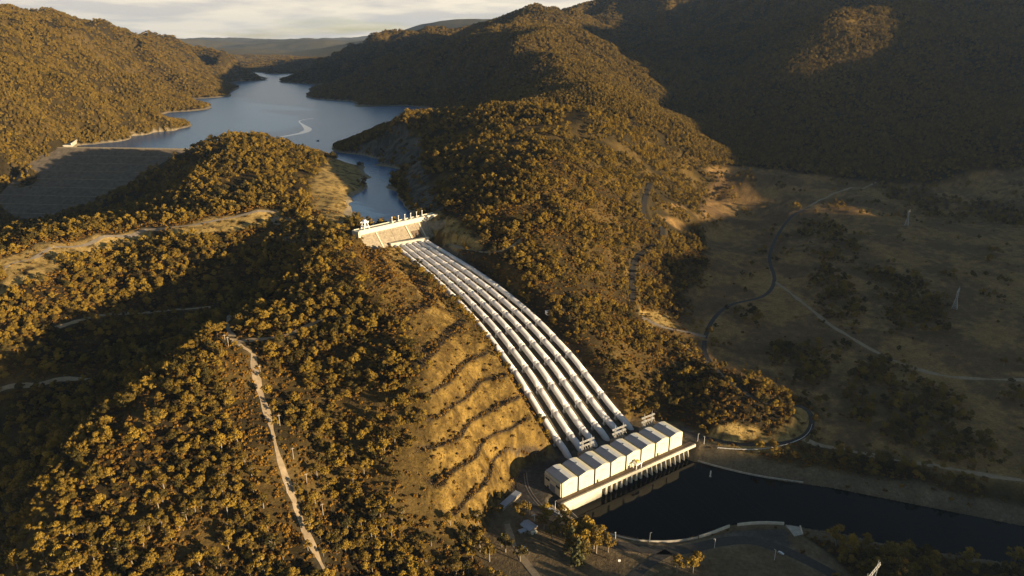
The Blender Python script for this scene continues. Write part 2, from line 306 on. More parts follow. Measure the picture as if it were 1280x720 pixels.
wet = np.where((GY > 1000) & (H < 151.0) & (poly_dist(zpoly("380 290 150 540 275 150 530 200 150 640 100 150 640 60 150 200 70 150 -100 170 150 60 184 150 250 187 150 300 200 150"), GX, GY) < 30), 1, 0)
wet = np.maximum(wet, d_pond < 1)
forest = (1 - grass) * (1 - cutbank) * (1 - terrm) * (1 - yardm) * (1 - bankm) * (1 - dam_area) * (1 - wet) * (~in_tr) * smooth(-.5, 2.5, road_d)
ease = np.maximum(region("284 440 318 452 338 520 352 580 375 640 402 722 368 722 322 620 300 540 286 490", 3), region("326 452 345 520 372 590 400 650 440 722 452 722 425 650 392 590 362 530 338 468", 3))
rock_bank = region("505 158 524 172 530 215 548 262 530 262 506 248 508 218 488 206 450 195 440 186 480 172", 6)
forest = forest * (1 - .85 * rock_bank) * smooth(3, 9, d_tr) * (1 - ease) * smooth(2, 10, d_hw)
# ------------------------------------------------------------------ materials
MATS = {}
def mat(name, col, rough=.8, var=.15, scale=1.0, metal=0.0, bump=0.0, col2=None, spec=.3):
    if name in MATS: return MATS[name]
    m = bpy.data.materials.new(name); m.use_nodes = True; MATS[name] = m
    nt = m.node_tree; b = nt.nodes["Principled BSDF"]; b.inputs["Roughness"].default_value = rough; b.inputs["Metallic"].default_value = metal
    b.inputs["Specular IOR Level"].default_value = spec
    tc = nt.nodes.new("ShaderNodeTexCoord"); no = nt.nodes.new("ShaderNodeTexNoise"); no.inputs["Scale"].default_value = scale; no.inputs["Detail"].default_value = 5
    nt.links.new(tc.outputs["Object"], no.inputs["Vector"])
    rp = nt.nodes.new("ShaderNodeValToRGB"); c2 = col2 or tuple(c * (1 - 2 * var) for c in col)
    rp.color_ramp.elements[0].position = .3; rp.color_ramp.elements[1].position = .68
    rp.color_ramp.elements[0].color = (*c2, 1); rp.color_ramp.elements[1].color = (*col, 1)
    nt.links.new(no.outputs[0], rp.inputs[0]); nt.links.new(rp.outputs[0], b.inputs["Base Color"])
    if bump:
        bp = nt.nodes.new("ShaderNodeBump"); bp.inputs["Strength"].default_value = bump; bp.inputs["Distance"].default_value = .3
        nt.links.new(no.outputs[0], bp.inputs["Height"]); nt.links.new(bp.outputs[0], b.inputs["Normal"])
    return m
def leaf_mat(name, a, b_):
    m = bpy.data.materials.new(name); m.use_nodes = True; nt = m.node_tree; b = nt.nodes["Principled BSDF"]
    b.inputs["Roughness"].default_value = .75; b.inputs["Specular IOR Level"].default_value = .15
    oi = nt.nodes.new("ShaderNodeObjectInfo"); rp = nt.nodes.new("ShaderNodeValToRGB")
    rp.color_ramp.elements[0].color = (*a, 1); rp.color_ramp.elements[1].color = (*b_, 1)
    e = rp.color_ramp.elements.new(.5); e.color = (*[(x + y) / 2 * k for x, y, k in zip(a, b_, (1.05, .98, .9))], 1)
    tc = nt.nodes.new("ShaderNodeTexCoord"); no = nt.nodes.new("ShaderNodeTexNoise"); no.inputs["Scale"].default_value = .55; no.inputs["Detail"].default_value = 3
    nt.links.new(tc.outputs["Object"], no.inputs["Vector"])
    ad = nt.nodes.new("ShaderNodeMath"); ad.operation = 'MULTIPLY_ADD'; ad.inputs[1].default_value = .8; ad.inputs[2].default_value = -.4
    nt.links.new(no.outputs[0], ad.inputs[0]); a2 = nt.nodes.new("ShaderNodeMath"); a2.operation = 'ADD'; a2.use_clamp = True
    nt.links.new(ad.outputs[0], a2.inputs[0]); nt.links.new(oi.outputs["Random"], a2.inputs[1])
    nt.links.new(a2.outputs[0], rp.inputs[0]); nt.links.new(rp.outputs[0], b.inputs["Base Color"]); MATS[name] = m
    return m
leaf_gum = leaf_mat('gum_leaves', (.040, .034, .008), (.28, .178, .022))
leaf_scrub = leaf_mat('scrub_leaves', (.08, .043, .009), (.24, .13, .016))
leaf_far = leaf_mat('far_leaves', (.085, .063, .015), (.22, .142, .024))
bark = mat('bark', (.30, .25, .19), .9, .25, 2.0)
def ground_mat():
    m = bpy.data.materials.new('ground'); m.use_nodes = True; nt = m.node_tree; b = nt.nodes["Principled BSDF"]
    b.inputs["Roughness"].default_value = .95; b.inputs["Specular IOR Level"].default_value = .1
    at = nt.nodes.new("ShaderNodeAttribute"); at.attribute_name = "cover"
    tc = nt.nodes.new("ShaderNodeTexCoord"); acc = None
    for sc, lo, hi, det in ((.35, .62, 1.35, 6), (.03, .75, 1.2, 5)):
        no = nt.nodes.new("ShaderNodeTexNoise"); no.inputs["Scale"].default_value = sc; no.inputs["Detail"].default_value = det; no.inputs["Roughness"].default_value = .65
        nt.links.new(tc.outputs["Object"], no.inputs["Vector"])
        mr = nt.nodes.new("ShaderNodeMapRange"); mr.inputs[1].default_value = .3; mr.inputs[2].default_value = .7; mr.inputs[3].default_value = lo; mr.inputs[4].default_value = hi
        nt.links.new(no.outputs[0], mr.inputs[0])
        mx = nt.nodes.new("ShaderNodeVectorMath"); mx.operation = 'SCALE'; nt.links.new(mr.outputs[0], mx.inputs["Scale"])
        nt.links.new(acc if acc else at.outputs["Color"], mx.inputs[0]); acc = mx.outputs[0]
        if sc > .1:
            bp = nt.nodes.new("ShaderNodeBump"); bp.inputs["Strength"].default_value = .9; bp.inputs["Distance"].default_value = 1.2
            nt.links.new(no.outputs[0], bp.inputs["Height"]); nt.links.new(bp.outputs[0], b.inputs["Normal"])
    nt.links.new(acc, b.inputs["Base Color"]); return m
MATS['ground'] = ground_mat()
def water_mat(name, col, rough, bump, scale):
    m = bpy.data.materials.new(name); m.use_nodes = True; nt = m.node_tree; b = nt.nodes["Principled BSDF"]
    b.inputs["Base Color"].default_value = (*col, 1); b.inputs["Roughness"].default_value = rough; b.inputs["IOR"].default_value = 1.33; b.inputs["Specular IOR Level"].default_value = .5 if 'lake' in name else .15
    tc = nt.nodes.new("ShaderNodeTexCoord"); mp = nt.nodes.new("ShaderNodeMapping"); mp.inputs["Scale"].default_value = (1, .35, 1); no = nt.nodes.new("ShaderNodeTexNoise")
    no.inputs["Scale"].default_value = scale; no.inputs["Detail"].default_value = 4
    nt.links.new(tc.outputs["Object"], mp.inputs[0]); nt.links.new(mp.outputs[0], no.inputs["Vector"])
    bp = nt.nodes.new("ShaderNodeBump"); bp.inputs["Strength"].default_value = bump; bp.inputs["Distance"].default_value = .5
    nt.links.new(no.outputs[0], bp.inputs["Height"]); nt.links.new(bp.outputs[0], b.inputs["Normal"]); MATS[name] = m; return m
water_mat('lake_water', (.045, .115, .23), .25, .9, .12)
water_mat('pond_water', (.003, .0035, .003), .04, .12, .4)
mat('asphalt', (.075, .064, .05), .9, .2, .3); mat('gravel', (.28, .23, .17), .95, .15, .3); mat('dirt', (.40, .30, .18), .95, .15, .3)

# ------------------------------------------------------------------ mesh helpers
def add_mesh(name, V, F, material, parent=None, smooth_=False, loc=None):
    me = bpy.data.meshes.new(name); me.from_pydata([tuple(map(float, v)) for v in V], [], [tuple(int(i) for i in f) for f in F]); me.update()
    if material is not None: me.materials.append(MATS[material] if isinstance(material, str) else material)
    if smooth_: me.polygons.foreach_set('use_smooth', np.ones(len(me.polygons), bool))
    o = bpy.data.objects.new(name, me); COL.objects.link(o)
    if parent: o.parent = parent
    if loc is not None: o.location = loc
    return o
def tag(o, label=None, cat=None, group=None, kind=None):
    for k, v in (('label', label), ('category', cat), ('group', group), ('kind', kind)):
        if v: o[k] = v
    return o
def thing(name, label, cat, loc=(0, 0, 0), rz=0, group=None):
    o = bpy.data.objects.new(name, None); COL.objects.link(o); o.location = loc; o.rotation_euler = (0, 0, rz); o.empty_display_size = 1
    return tag(o, label, cat, group)
class MB:
    def __init__(s): s.V = []; s.F = []
    def add(s, V, F):
        k = len(s.V); s.V += [tuple(v) for v in V]; s.F += [tuple(i + k for i in f) for f in F]; return s
    def box(s, x0, x1, y0, y1, z0, z1):
        return s.add([(x0, y0, z0), (x1, y0, z0), (x1, y1, z0), (x0, y1, z0), (x0, y0, z1), (x1, y0, z1), (x1, y1, z1), (x0, y1, z1)],
                     [(0, 3, 2, 1), (4, 5, 6, 7), (0, 1, 5, 4), (1, 2, 6, 5), (2, 3, 7, 6), (3, 0, 4, 7)])
    def prism(s, prof, y0, y1):                               # profile in x,z (counter-clockwise seen from -y), extruded along y
        m = len(prof); V = [(x, y0, z) for x, z in prof] + [(x, y1, z) for x, z in prof]
        F = [tuple(range(m)), tuple(range(2 * m - 1, m - 1, -1))] + [((i + 1) % m, i, m + i, m + (i + 1) % m) for i in range(m)]
        return s.add(V, F)
    def tube(s, a, b, r0, r1=None, k=8, caps=True):
        r1 = r0 if r1 is None else r1; a = Vector(a); b = Vector(b); q = (b - a).normalized().to_track_quat('Z', 'Y')
        V = [a + q @ Vector((r0 * math.cos(2 * math.pi * i / k), r0 * math.sin(2 * math.pi * i / k), 0)) for i in range(k)] + \
            [b + q @ Vector((r1 * math.cos(2 * math.pi * i / k), r1 * math.sin(2 * math.pi * i / k), 0)) for i in range(k)]
        F = [(i, (i + 1) % k, k + (i + 1) % k, k + i) for i in range(k)]
        if caps: F += [tuple(range(k - 1, -1, -1)), tuple(range(k, 2 * k))]
        return s.add(V, F)
    def build(s, name, material, parent=None, sm=False): return add_mesh(name, s.V, s.F, material, parent, sm)
def strip(name, P, hw, material, lift=.25, close=False):
    P = np.asarray(P, float); T = np.gradient(P[:, :2], axis=0); T /= np.linalg.norm(T, axis=1)[:, None] + 1e-9; N = np.stack([-T[:, 1], T[:, 0]], 1)
    V = []; cols = (-1, -.5, 0, .5, 1)
    wob = 1 + .22 * np.sin(np.arange(len(P)) * .7) * (material in ('dirt', 'gravel')) + np.convolve(RNG.standard_normal(len(P)), np.ones(3) / 3, 'same') * .45 * (material in ('dirt', 'gravel'))
    for i, p in enumerate(P):
        for c in cols:
            x, y = p[:2] + N[i] * hw * c * wob[i]; V.append((x, y, float(hz(x, y)) + lift))
    k = len(cols); F = [(i * k + j, (i + 1) * k + j, (i + 1) * k + j + 1, i * k + j + 1) for i in range(len(P) - 1) for j in range(k - 1)]
    F = [f[::-1] for f in F]
    return add_mesh(name, V, F, material)

# ------------------------------------------------------------------ the ground
def lerp3(a, b, m): return a * (1 - m[..., None]) + b * m[..., None]
C = np.empty(H.shape + (3,)); C[:] = (.036, .026, .009)
n4 = fbm(GX / 12, GY / 12, 3); n5 = fbm(GX / 90 + 7, GY / 90, 4)
C = lerp3(C, np.array([.105, .068, .02]), smooth(-.3, .5, n5))
gcol = lerp3(np.broadcast_to(np.array([.165, .10, .042]), C.shape), np.array([.28, .17, .06]), smooth(-.4, .5, n5 + .4 * n4))
C = lerp3(C, np.array([.105, .08, .028]), smooth(7000, 9500, GY))
C = lerp3(C, gcol, grass)
C = lerp3(C, np.array([.34, .23, .075]), cutbank * smooth(-.5, .4, n4 + .3))
n7 = fbm(GX / 4.5, GY / 4.5, 2)
tcol = lerp3(np.broadcast_to(np.array([.09, .056, .015]), C.shape), np.array([.22, .14, .034]), smooth(-.5, .5, n4 * .6 + n7 * .5))
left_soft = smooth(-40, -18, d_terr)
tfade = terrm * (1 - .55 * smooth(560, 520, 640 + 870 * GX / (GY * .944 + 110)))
rock_shade = region("505 155 525 170 532 215 552 262 530 264 504 250 506 218 486 208 446 197 420 188 430 180 470 165", 6)
C = lerp3(C, lerp3(np.broadcast_to(np.array([.06, .048, .034]), C.shape), np.array([.13, .105, .075]), smooth(-.4, .4, n4 + .5 * n5)), rock_shade)  # grey rock, darkened further to stand in for shade on this bank
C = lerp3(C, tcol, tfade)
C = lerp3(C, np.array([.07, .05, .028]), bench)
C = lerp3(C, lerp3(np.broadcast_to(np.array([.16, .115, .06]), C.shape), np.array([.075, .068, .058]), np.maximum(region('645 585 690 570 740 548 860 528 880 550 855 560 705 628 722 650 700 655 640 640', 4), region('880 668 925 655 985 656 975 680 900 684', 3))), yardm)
C = lerp3(C, np.array([.15, .115, .065]), bankm * (1 - yardm * .5))
C = lerp3(C, np.array([.10, .085, .06]), in_tr * 1.0)
rim = ((H < 153.5) & (H > 140) & (GY > 900)) * smooth(156, 152, H) * (poly_dist(zpoly("380 290 150 540 275 150 530 200 150 640 100 150 640 60 150 200 70 150 -100 170 150 60 184 150 250 187 150 300 200 150"), GX, GY) < 30)
C = lerp3(C, np.array([.30, .24, .15]), rim)
C = lerp3(C, C * 1.15 + .02, np.clip(1 - road_d / 5, 0, 1) * .7)
C *= (1 + .18 * n4)[..., None]
nr, nc = H.shape
idx = np.arange(nr * nc).reshape(nr, nc)
Fq = np.stack([idx[:-1, :-1], idx[:-1, 1:], idx[1:, 1:], idx[1:, :-1]], -1).reshape(-1, 4)
me = bpy.data.meshes.new('ground'); me.vertices.add(nr * nc); me.vertices.foreach_set('co', np.stack([GX, GY, H], -1).astype(np.float32).ravel())
me.loops.add(Fq.size); me.loops.foreach_set('vertex_index', Fq.astype(np.int32).ravel()); me.polygons.add(len(Fq))
me.polygons.foreach_set('loop_start', np.arange(0, Fq.size, 4, dtype=np.int32)); me.polygons.foreach_set('use_smooth', np.ones(len(Fq), bool))
me.update(calc_edges=True)
ca = me.color_attributes.new('cover', 'FLOAT_COLOR', 'POINT'); ca.data.foreach_set('color', np.concatenate([np.clip(C, .01, .8), np.ones((nr, nc, 1))], -1).astype(np.float32).ravel())
me.materials.append(MATS['ground']); ground = bpy.data.objects.new('ground', me); COL.objects.link(ground); tag(ground, kind='structure')
# unseen range added past the right edge, crest shaped to shadow the valley
ra = np.linspace(900, 2600, 60); rq = np.linspace(-1200, 6500, 150); RA, RQ = np.meshgrid(ra, rq)
SHADOW = np.array([(0, 440, 0), (170, 430, -2), (100, 600, -4), (250, 590, -1), (290, 750, 19), (245, 1046, 76), (500, 1040, 84), (400, 1200, 96), (640, 1419, 64), (900, 1289, 62), (480, 1700, 100), (1150, 2500, 350), (230, 4000, 470)])
_sa = SHADOW[:, 0] * SUN_DIR[0] + SHADOW[:, 1] * SUN_DIR[1]; _sq = -SHADOW[:, 0] * SUN_DIR[1] + SHADOW[:, 1] * SUN_DIR[0]; _sh = SHADOW[:, 2] + (1500 - _sa) * math.tan(SUN_EL)
_o = np.argsort(_sq); 
crest = np.interp(RQ, _sq[_o], _sh[_o])
RZ = crest * np.exp(-((RA - 1500) / 420) ** 2 * .5) * smooth(880, 1300, RA) + 12 * fbm(RA / 300, RQ / 300, 4) * smooth(0, 250, np.abs(RA - 1500)) + 4 * fbm(RA / 60, RQ / 60, 3) - 20 * (RA < 950)
RX = RA * SUN_DIR[0] - RQ * SUN_DIR[1]; RY = RA * SUN_DIR[1] + RQ * SUN_DIR[0]
ii = np.arange(RA.size).reshape(RA.shape); RF = np.stack([ii[:-1, :-1], ii[:-1, 1:], ii[1:, 1:], ii[1:, :-1]], -1).reshape(-1, 4)
mat('range_forest', (.09, .075, .032), .95, .25, .05)
tag(add_mesh('shadow_hills', np.stack([RX, RY, RZ], -1).reshape(-1, 3), RF, 'range_forest', smooth_=True), kind='structure')
for nm, P in PATHS.items():
    tag(strip(nm, P, ROADS[nm][0], ROADS[nm][1]), kind='structure')
# ------------------------------------------------------------------ water
lakeP = zpoly("440 296 150 452 292 150 548 270 150 560 255 150 530 215 150 530 190 150 545 160 150 700 110 150 640 96 150 300 85 150 180 100 150 100 150 150 60 172 150 100 183 150 245 188 150 300 190 150 380 205 150 420 230 150 420 275 150")
tag(add_mesh('lake_water', lakeP, [tuple(range(len(lakeP)))], 'lake_water'), kind='structure')
pw = pondp.copy(); cen = pw.mean(0); V = [c + (c - cen) / np.linalg.norm(c - cen) * 10 for c in pw]; V = [(v[0], v[1], -5) for v in V]
tag(add_mesh('pond_water', V, [tuple(range(len(V)))], 'pond_water'), kind='structure')
# ------------------------------------------------------------------ penstocks
mat('pipe_paint', (.80, .76, .72), .45, .06, .3, spec=.4); mat('ring_paint', (.82, .78, .73), .5, .05, .4)
mat('concrete', (.50, .45, .36), .9, .16, .25, bump=.2); mat('pale_concrete', (.66, .60, .46), .85, .12, .3); mat('old_concrete', (.34, .28, .19), .9, .22, .35, bump=.3)
mat('steel', (.55, .54, .5), .5, .1, 1.0, metal=.3); mat('dark_steel', (.06, .055, .05), .6, .1, 1.0); mat('white_paint', (.8, .79, .76), .5, .04, 1.0)
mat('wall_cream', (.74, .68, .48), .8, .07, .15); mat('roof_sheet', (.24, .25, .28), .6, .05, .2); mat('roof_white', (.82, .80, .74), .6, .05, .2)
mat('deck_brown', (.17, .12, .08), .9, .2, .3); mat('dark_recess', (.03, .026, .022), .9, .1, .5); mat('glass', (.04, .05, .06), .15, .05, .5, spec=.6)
mat('rock_fill', (.18, .14, .095), .95, .25, .12, bump=.5); mat('rubber', (.02, .02, .02), .9, .05, 1); mat('roof_blue', (.38, .42, .48), .6, .08, .5)
mat('wood_pole', (.45, .38, .3), .9, .15, 1.0); mat('red_dark', (.25, .08, .04), .7, .1, 1.0); mat('yellow_paint', (.7, .55, .15), .6, .1, 1)
WHICH = ["white penstock pipe at the left edge of the row beside the terraced bank", "second white penstock pipe counting from the terraced bank",
         "third white penstock pipe from the terraced bank, just left of the middle of the row", "fourth white penstock pipe from the terraced bank, just right of the middle of the row",
         "second white penstock pipe in from the wooded slope on the right", "white penstock pipe at the right edge of the row beside the wooded slope"]
def prad(t): return 3.5 - .7 * min(max(t / PL, 0), 1)
RINGS = [PL - 5 - 26.6 * k for k in range(15) if PL - 5 - 26.6 * k > 8]
for i in range(6):
    q = i / 5; base = np.append(pipe_xy(q, 0), 9.0)
    pen = thing('penstock', WHICH[i], 'pipe', base, group='penstock pipes running down the cutting')
    def pp(t):
        x = pipe_xy(q, t); z = float(pipe_z(t)) + prad(t) - 2.85; z -= max(0, 7 - t) ** 2 * .035; return Vector((x[0], x[1], z)) - Vector(base)
    sts = sorted(RINGS + [-8.0, PL + 3])
    for a, b in zip(sts[:-1], sts[1:]):
        m = 4; k = 18; V = []; F = []
        for j in range(m + 1):
            t = a + (b - a) * j / m; c = pp(t); d = (pp(t + .5) - pp(t - .5)).normalized(); sx = d.cross(Vector((0, 0, 1))).normalized(); up = sx.cross(d)
            for l in range(k):
                an = 2 * math.pi * l / k; V.append(c + (sx * math.cos(an) + up * math.sin(an)) * prad(t))
        for j in range(m):
            for l in range(k): F.append((j * k + l, (j + 1) * k + l, (j + 1) * k + (l + 1) % k, j * k + (l + 1) % k))
        F += [tuple(range(k)), tuple(range((m + 1) * k - 1, m * k - 1, -1))]
        add_mesh('pipe_section', V, F, 'pipe_paint', pen, True)
    for t in RINGS:
        c = pp(t); d = (pp(t + .5) - pp(t - .5)).normalized(); sx = d.cross(Vector((0, 0, 1))).normalized(); up = sx.cross(d)
        mb = MB(); rr = prad(t); mb.tube(c - d * .9, c + d * .9, rr + .32, k=18); mb.tube(c - d * 1.5, c + d * 1.5, rr + .12, k=18)
        rg = mb.build('ring_girder', 'ring_paint', pen)
        mb = MB()
        for sg in (-1, 1): MB().tube(c + sx * sg * (rr + .3) + up * .6, c + sx * sg * (rr + .7) - Vector((0, 0, rr + 2.4)), .45, .6, 6).build('support_leg', 'ring_paint', rg)
        s = c - Vector((0, 0, rr + 1.5)); MB().add([s + sx * a * 4.6 + d * b * 1.6 + Vector((0, 0, e)) for a, b, e in ((-1, -1, -.9), (1, -1, -.9), (1, 1, -.9), (-1, 1, -.9), (-1, -1, .7), (1, -1, .7), (1, 1, .7), (-1, 1, .7))],
            [(0, 3, 2, 1), (4, 5, 6, 7), (0, 1, 5, 4), (1, 2, 6, 5), (2, 3, 7, 6), (3, 0, 4, 7)]).build('plinth', 'concrete', rg)
# ------------------------------------------------------------------ headworks wall
WA = np.array([-210.6, 921.0, 0]); we = np.array([.681, .732, 0]); wn_ = np.array([.732, -.681, 0]); WL = 142.0
hw = thing('headworks_wall', 'long pale concrete intake wall at the head of the white pipes, holding back the blue water', 'dam', (WA[0], WA[1], 158), math.atan2(we[1], we[0]))
# local: x along the crest, y towards the lake, z from the crest
def wall_y(z): return -(2.0 + max(0, -z - 5.0) * .74) if z < -5 else -2.0 - .0 * z
mb = MB(); mb.prism([(0, 0), (1, 0)], 0, 1) if False else None
prof = [(9.0, -14), (9.0, 1.0), (-3.2, 1.0), (-3.2, -4.2), (-4.6, -6.5), (-20.5, -26.0), (-20.5, -30)]
def wall_block(x0, x1, pr): 
    b = MB(); m = len(pr); V = [(x0, y, z) for y, z in pr] + [(x1, y, z) for y, z in pr]
    F = [tuple(range(m - 1, -1, -1)), tuple(range(m, 2 * m))] + [(i, (i + 1) % m, m + (i + 1) % m, m + i) for i in range(m)]
    return b.add(V, F)
wall_block(0, WL, prof[:3] + prof[2:4] + [(-3.2, -14)]).build('crest_block', 'pale_concrete', hw)
for x0, x1 in ((0, 26), (26.4, 52), (52.4, 78), (78.4, 96), (96.4, 119), (119.4, WL)):
    wall_block(x0, x1, [(-2.0, -30), (-2.0, -4.4), (-3.4, -4.4), (-4.6, -6.5), (-20.5, -26.0), (-20.5, -30)]).build('face_panel', 'old_concrete', hw)
for x in (79.5, 104.0): wall_block(x - .9, x + .9, [(-3.0, -30), (-3.0, -5.0), (-4.3, -5.0), (-6.0, -7.0), (-22.0, -26), (-22.0, -30)]).build('buttress_rib', 'pale_concrete', hw)
wall_block(84, 99, [(-11, -22), (-11, -13.4), (-11.6, -13.4), (-18.6, -22)]).build('recess_panel', 'deck_brown', hw)
wall_block(27, 28.6, [(-3.0, -30), (-3.0, -5.0), (-4.3, -5.0), (-5.4, -6.8), (-21.4, -26), (-21.4, -30)]).build('buttress_rib', 'pale_concrete', hw)
MB().box(0, WL, -3.0, -2.7, 1.0, 2.0).build('parapet', 'pale_concrete', hw); MB().box(0, WL, 8.4, 8.8, 1.0, 1.9).build('parapet', 'pale_concrete', hw)
MB().box(-3, .2, -6, 9, -14, 1.2).build('end_pier', 'pale_concrete', hw)
def wl_(x, y, z): return Vector((WA[0] + we[0] * x - wn_[0] * y, WA[1] + we[1] * x - wn_[1] * y, 158 + z))
wrz = math.atan2(we[1], we[0])
POSTL = ["hoist post nearest the travelling crane", "second hoist post from the travelling crane", "third hoist post from the travelling crane", "third hoist post from the wooded end of the wall",
         "second hoist post from the wooded end of the wall", "hoist post nearest the wooded end of the wall"]
for i, x in enumerate((63, 74.5, 86, 97, 108, 118.5)):
    t = thing('gate_hoist', 'slim white ' + POSTL[i] + ' crest', 'hoist', wl_(x, 5, 1), wrz, 'white hoist posts on the intake wall')
    MB().box(-1.6, 1.6, -1.6, 1.6, 0, 1.6).build('plinth', 'pale_concrete', t)
    MB().tube((0, 0, 1.6), (0, 0, 7.5), .5, .38, 8).build('mast', 'white_paint', t); MB().box(-.9, .9, -.6, .6, 7.5, 8.3).build('hoist_head', 'white_paint', t)
t = thing('travelling_crane', 'white four-legged travelling crane at the left end of the intake wall', 'crane', wl_(15, 3, 1), wrz)
for sx in (-1, 1):
    for sy in (-1, 1): MB().tube((sx * 4.2, sy * 4, 0), (sx * 2.2, sy * 2.6, 9), .75, .6, 6).build('leg', 'white_paint', t)
MB().box(-4, 4, -3.4, 3.4, 9, 11.2).build('bridge', 'white_paint', t); MB().box(-2.2, 1.2, -2, 2, 11.2, 13.2).build('winch_house', 'white_paint', t)
MB().box(-7.5, -4, -.7, .7, 9.6, 10.8).build('jib', 'white_paint', t); MB().box(-4.6, 4.6, -4.4, 4.4, 3.6, 4.3).build('tie_beam', 'white_paint', t)
ab_a, ab_b = np.append(pipe_xy(-.16, PL - 1), 134.), np.append(pipe_xy(1.1, PL - 1), 134.)
d = ab_b - ab_a; t = thing('anchor_beam', 'pale concrete beam across the upper ends of the six white pipes', 'beam', ab_a, math.atan2(d[1], d[0]))
Lb = np.linalg.norm(d); MB().box(0, Lb, -1.0, 4.0, -5.0, 3.6).build('beam_body', 'concrete', t); MB().box(-.6, Lb + .6, -1.6, 4.3, 3.6, 4.6).build('capping', 'pale_concrete', t)
p = hit(482, 309); t = thing('valve_hut', 'small cream hut at the left end of the anchor beam', 'hut', p, wrz)
MB().box(-2.6, 2.6, -2, 2, -.5, 3.4).build('wall', 'wall_cream', t); MB().prism([(-3, 3.4), (3, 3.4), (3, 3.7), (0, 4.4), (-3, 3.7)], -2.3, 2.3).build('roof', 'roof_white', t); MB().box(-.6, .6, -2.06, -1.9, -.5, 2.1).build('door', 'dark_steel', t)
# ------------------------------------------------------------------ power station
A0 = np.array([44.7, 538.2, 7.0]); prz = math.atan2(.565, .825)
ps = thing('power_station', 'long cream power station hall of eight arched bays at the foot of the white pipes', 'power station', A0, prz)
def pl_(x, y, z=0): c, s = math.cos(prz), math.sin(prz); return Vector((A0[0] + c * x - s * y, A0[1] + s * x + c * y, A0[2] + z))
D_ = 25.5; BW = 20.0
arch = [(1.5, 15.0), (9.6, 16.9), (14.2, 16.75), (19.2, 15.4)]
for k in range(8):
    bay = MB().add(*[[(x0, y, z) for y in (.6, D_) for x0, z in ((1.5, -.5), (19.2, -.5), (19.2, 15.2), (14, 16.6), (9.4, 16.7), (1.5, 14.9))],
                     [(5, 4, 3, 2, 1, 0), (6, 7, 8, 9, 10, 11), (0, 1, 7, 6), (1, 2, 8, 7), (2, 3, 9, 8), (3, 4, 10, 9), (4, 5, 11, 10), (5, 0, 6, 11)]]).build('bay', 'wall_cream', ps)
    bay.location.x = k * BW
    pts = [(1.5, -.4), (19.2, -.4), (19.2, 15.6), (14, 17.0), (9.4, 17.15), (1.5, 15.3)]
    V = [(x, y, z) for y in (0, .6) for x, z in pts]
    add_mesh('front_wall', V, [(0, 1, 2, 3, 4, 5), (11, 10, 9, 8, 7, 6)] + [((i + 1) % 6, i, 6 + i, 6 + (i + 1) % 6) for i in range(6)], 'wall_cream', bay)
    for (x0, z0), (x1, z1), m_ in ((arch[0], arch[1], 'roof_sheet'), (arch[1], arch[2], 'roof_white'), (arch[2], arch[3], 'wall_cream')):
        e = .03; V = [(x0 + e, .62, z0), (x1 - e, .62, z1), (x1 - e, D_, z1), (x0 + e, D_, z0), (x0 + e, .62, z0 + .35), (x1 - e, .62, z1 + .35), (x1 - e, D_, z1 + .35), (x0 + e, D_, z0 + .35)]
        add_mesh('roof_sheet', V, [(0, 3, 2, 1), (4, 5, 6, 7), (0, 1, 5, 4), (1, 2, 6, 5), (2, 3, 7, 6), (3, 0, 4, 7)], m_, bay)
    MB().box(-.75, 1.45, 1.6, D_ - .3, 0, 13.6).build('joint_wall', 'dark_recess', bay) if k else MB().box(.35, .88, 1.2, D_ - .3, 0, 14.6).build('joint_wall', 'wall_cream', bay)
    MB().box(7.2, 7.35, -.06, 0, .2, 15.0).build('wall_joint', 'concrete', bay); MB().box(13.2, 13.35, -.06, 0, .2, 15.0).build('wall_joint', 'concrete', bay)
    MB().box(19.25, 19.55, .7, D_, 14.6, 15.1).build('gutter', 'dark_steel', bay); MB().tube((19.4, .4, -.3), (19.4, .4, 14.7), .16, k=6).build('downpipe', 'steel', bay)
    MB().box(10.2, 11.4, 15, 17, 16.9, 17.9).build('roof_vent', 'roof_sheet', bay); MB().box(8.6, 12.2, -.1, -.001, 11.2, 12.6).build('louvre', 'concrete', bay)
    if k in (2, 4, 6): MB().box(3, 5.4, -.12, 0, 0, 3.2).build('door', 'dark_steel', bay)
MB().box(-.25, .3, 9, 16, 0, 7).build('roller_door', 'roof_sheet', ps); MB().box(-.15, .3, 2.5, 7.5, 8.2, 10.2).build('window', 'glass', ps); MB().box(-.15, .3, 17.5, 23.5, 8.2, 10.2).build('window', 'glass', ps)
MB().box(-.35, .3, 0.6, D_, 11.8, 12.4).build('wall_band', 'concrete', ps); MB().box(-.2, .3, 18.5, 20.5, 0, 2.4).build('door', 'dark_steel', ps)
dk = MB().box(-6, 172, -7.2, -.02, -1.4, -.05).build('deck', 'deck_brown', ps)
MB().box(-6, 172, -7.9, -7.2, -2.6, .55).build('edge_beam', 'pale_concrete', ps)
for j in range(30): MB().tube((-5 + j * 6, -7.5, .55), (-5 + j * 6, -7.5, 1.6), .07, k=5).build('rail_post', 'steel', dk)
MB().box(-6, 172, -7.55, -7.45, 1.55, 1.68).build('handrail', 'steel', dk)
MB().box(-4, 44, -7.1, -1, -18, -1.4).build('abutment', 'pale_concrete', ps); MB().box(44, 166, -1.0, -.3, -18, -1.4).build('back_wall', 'dark_recess', ps)
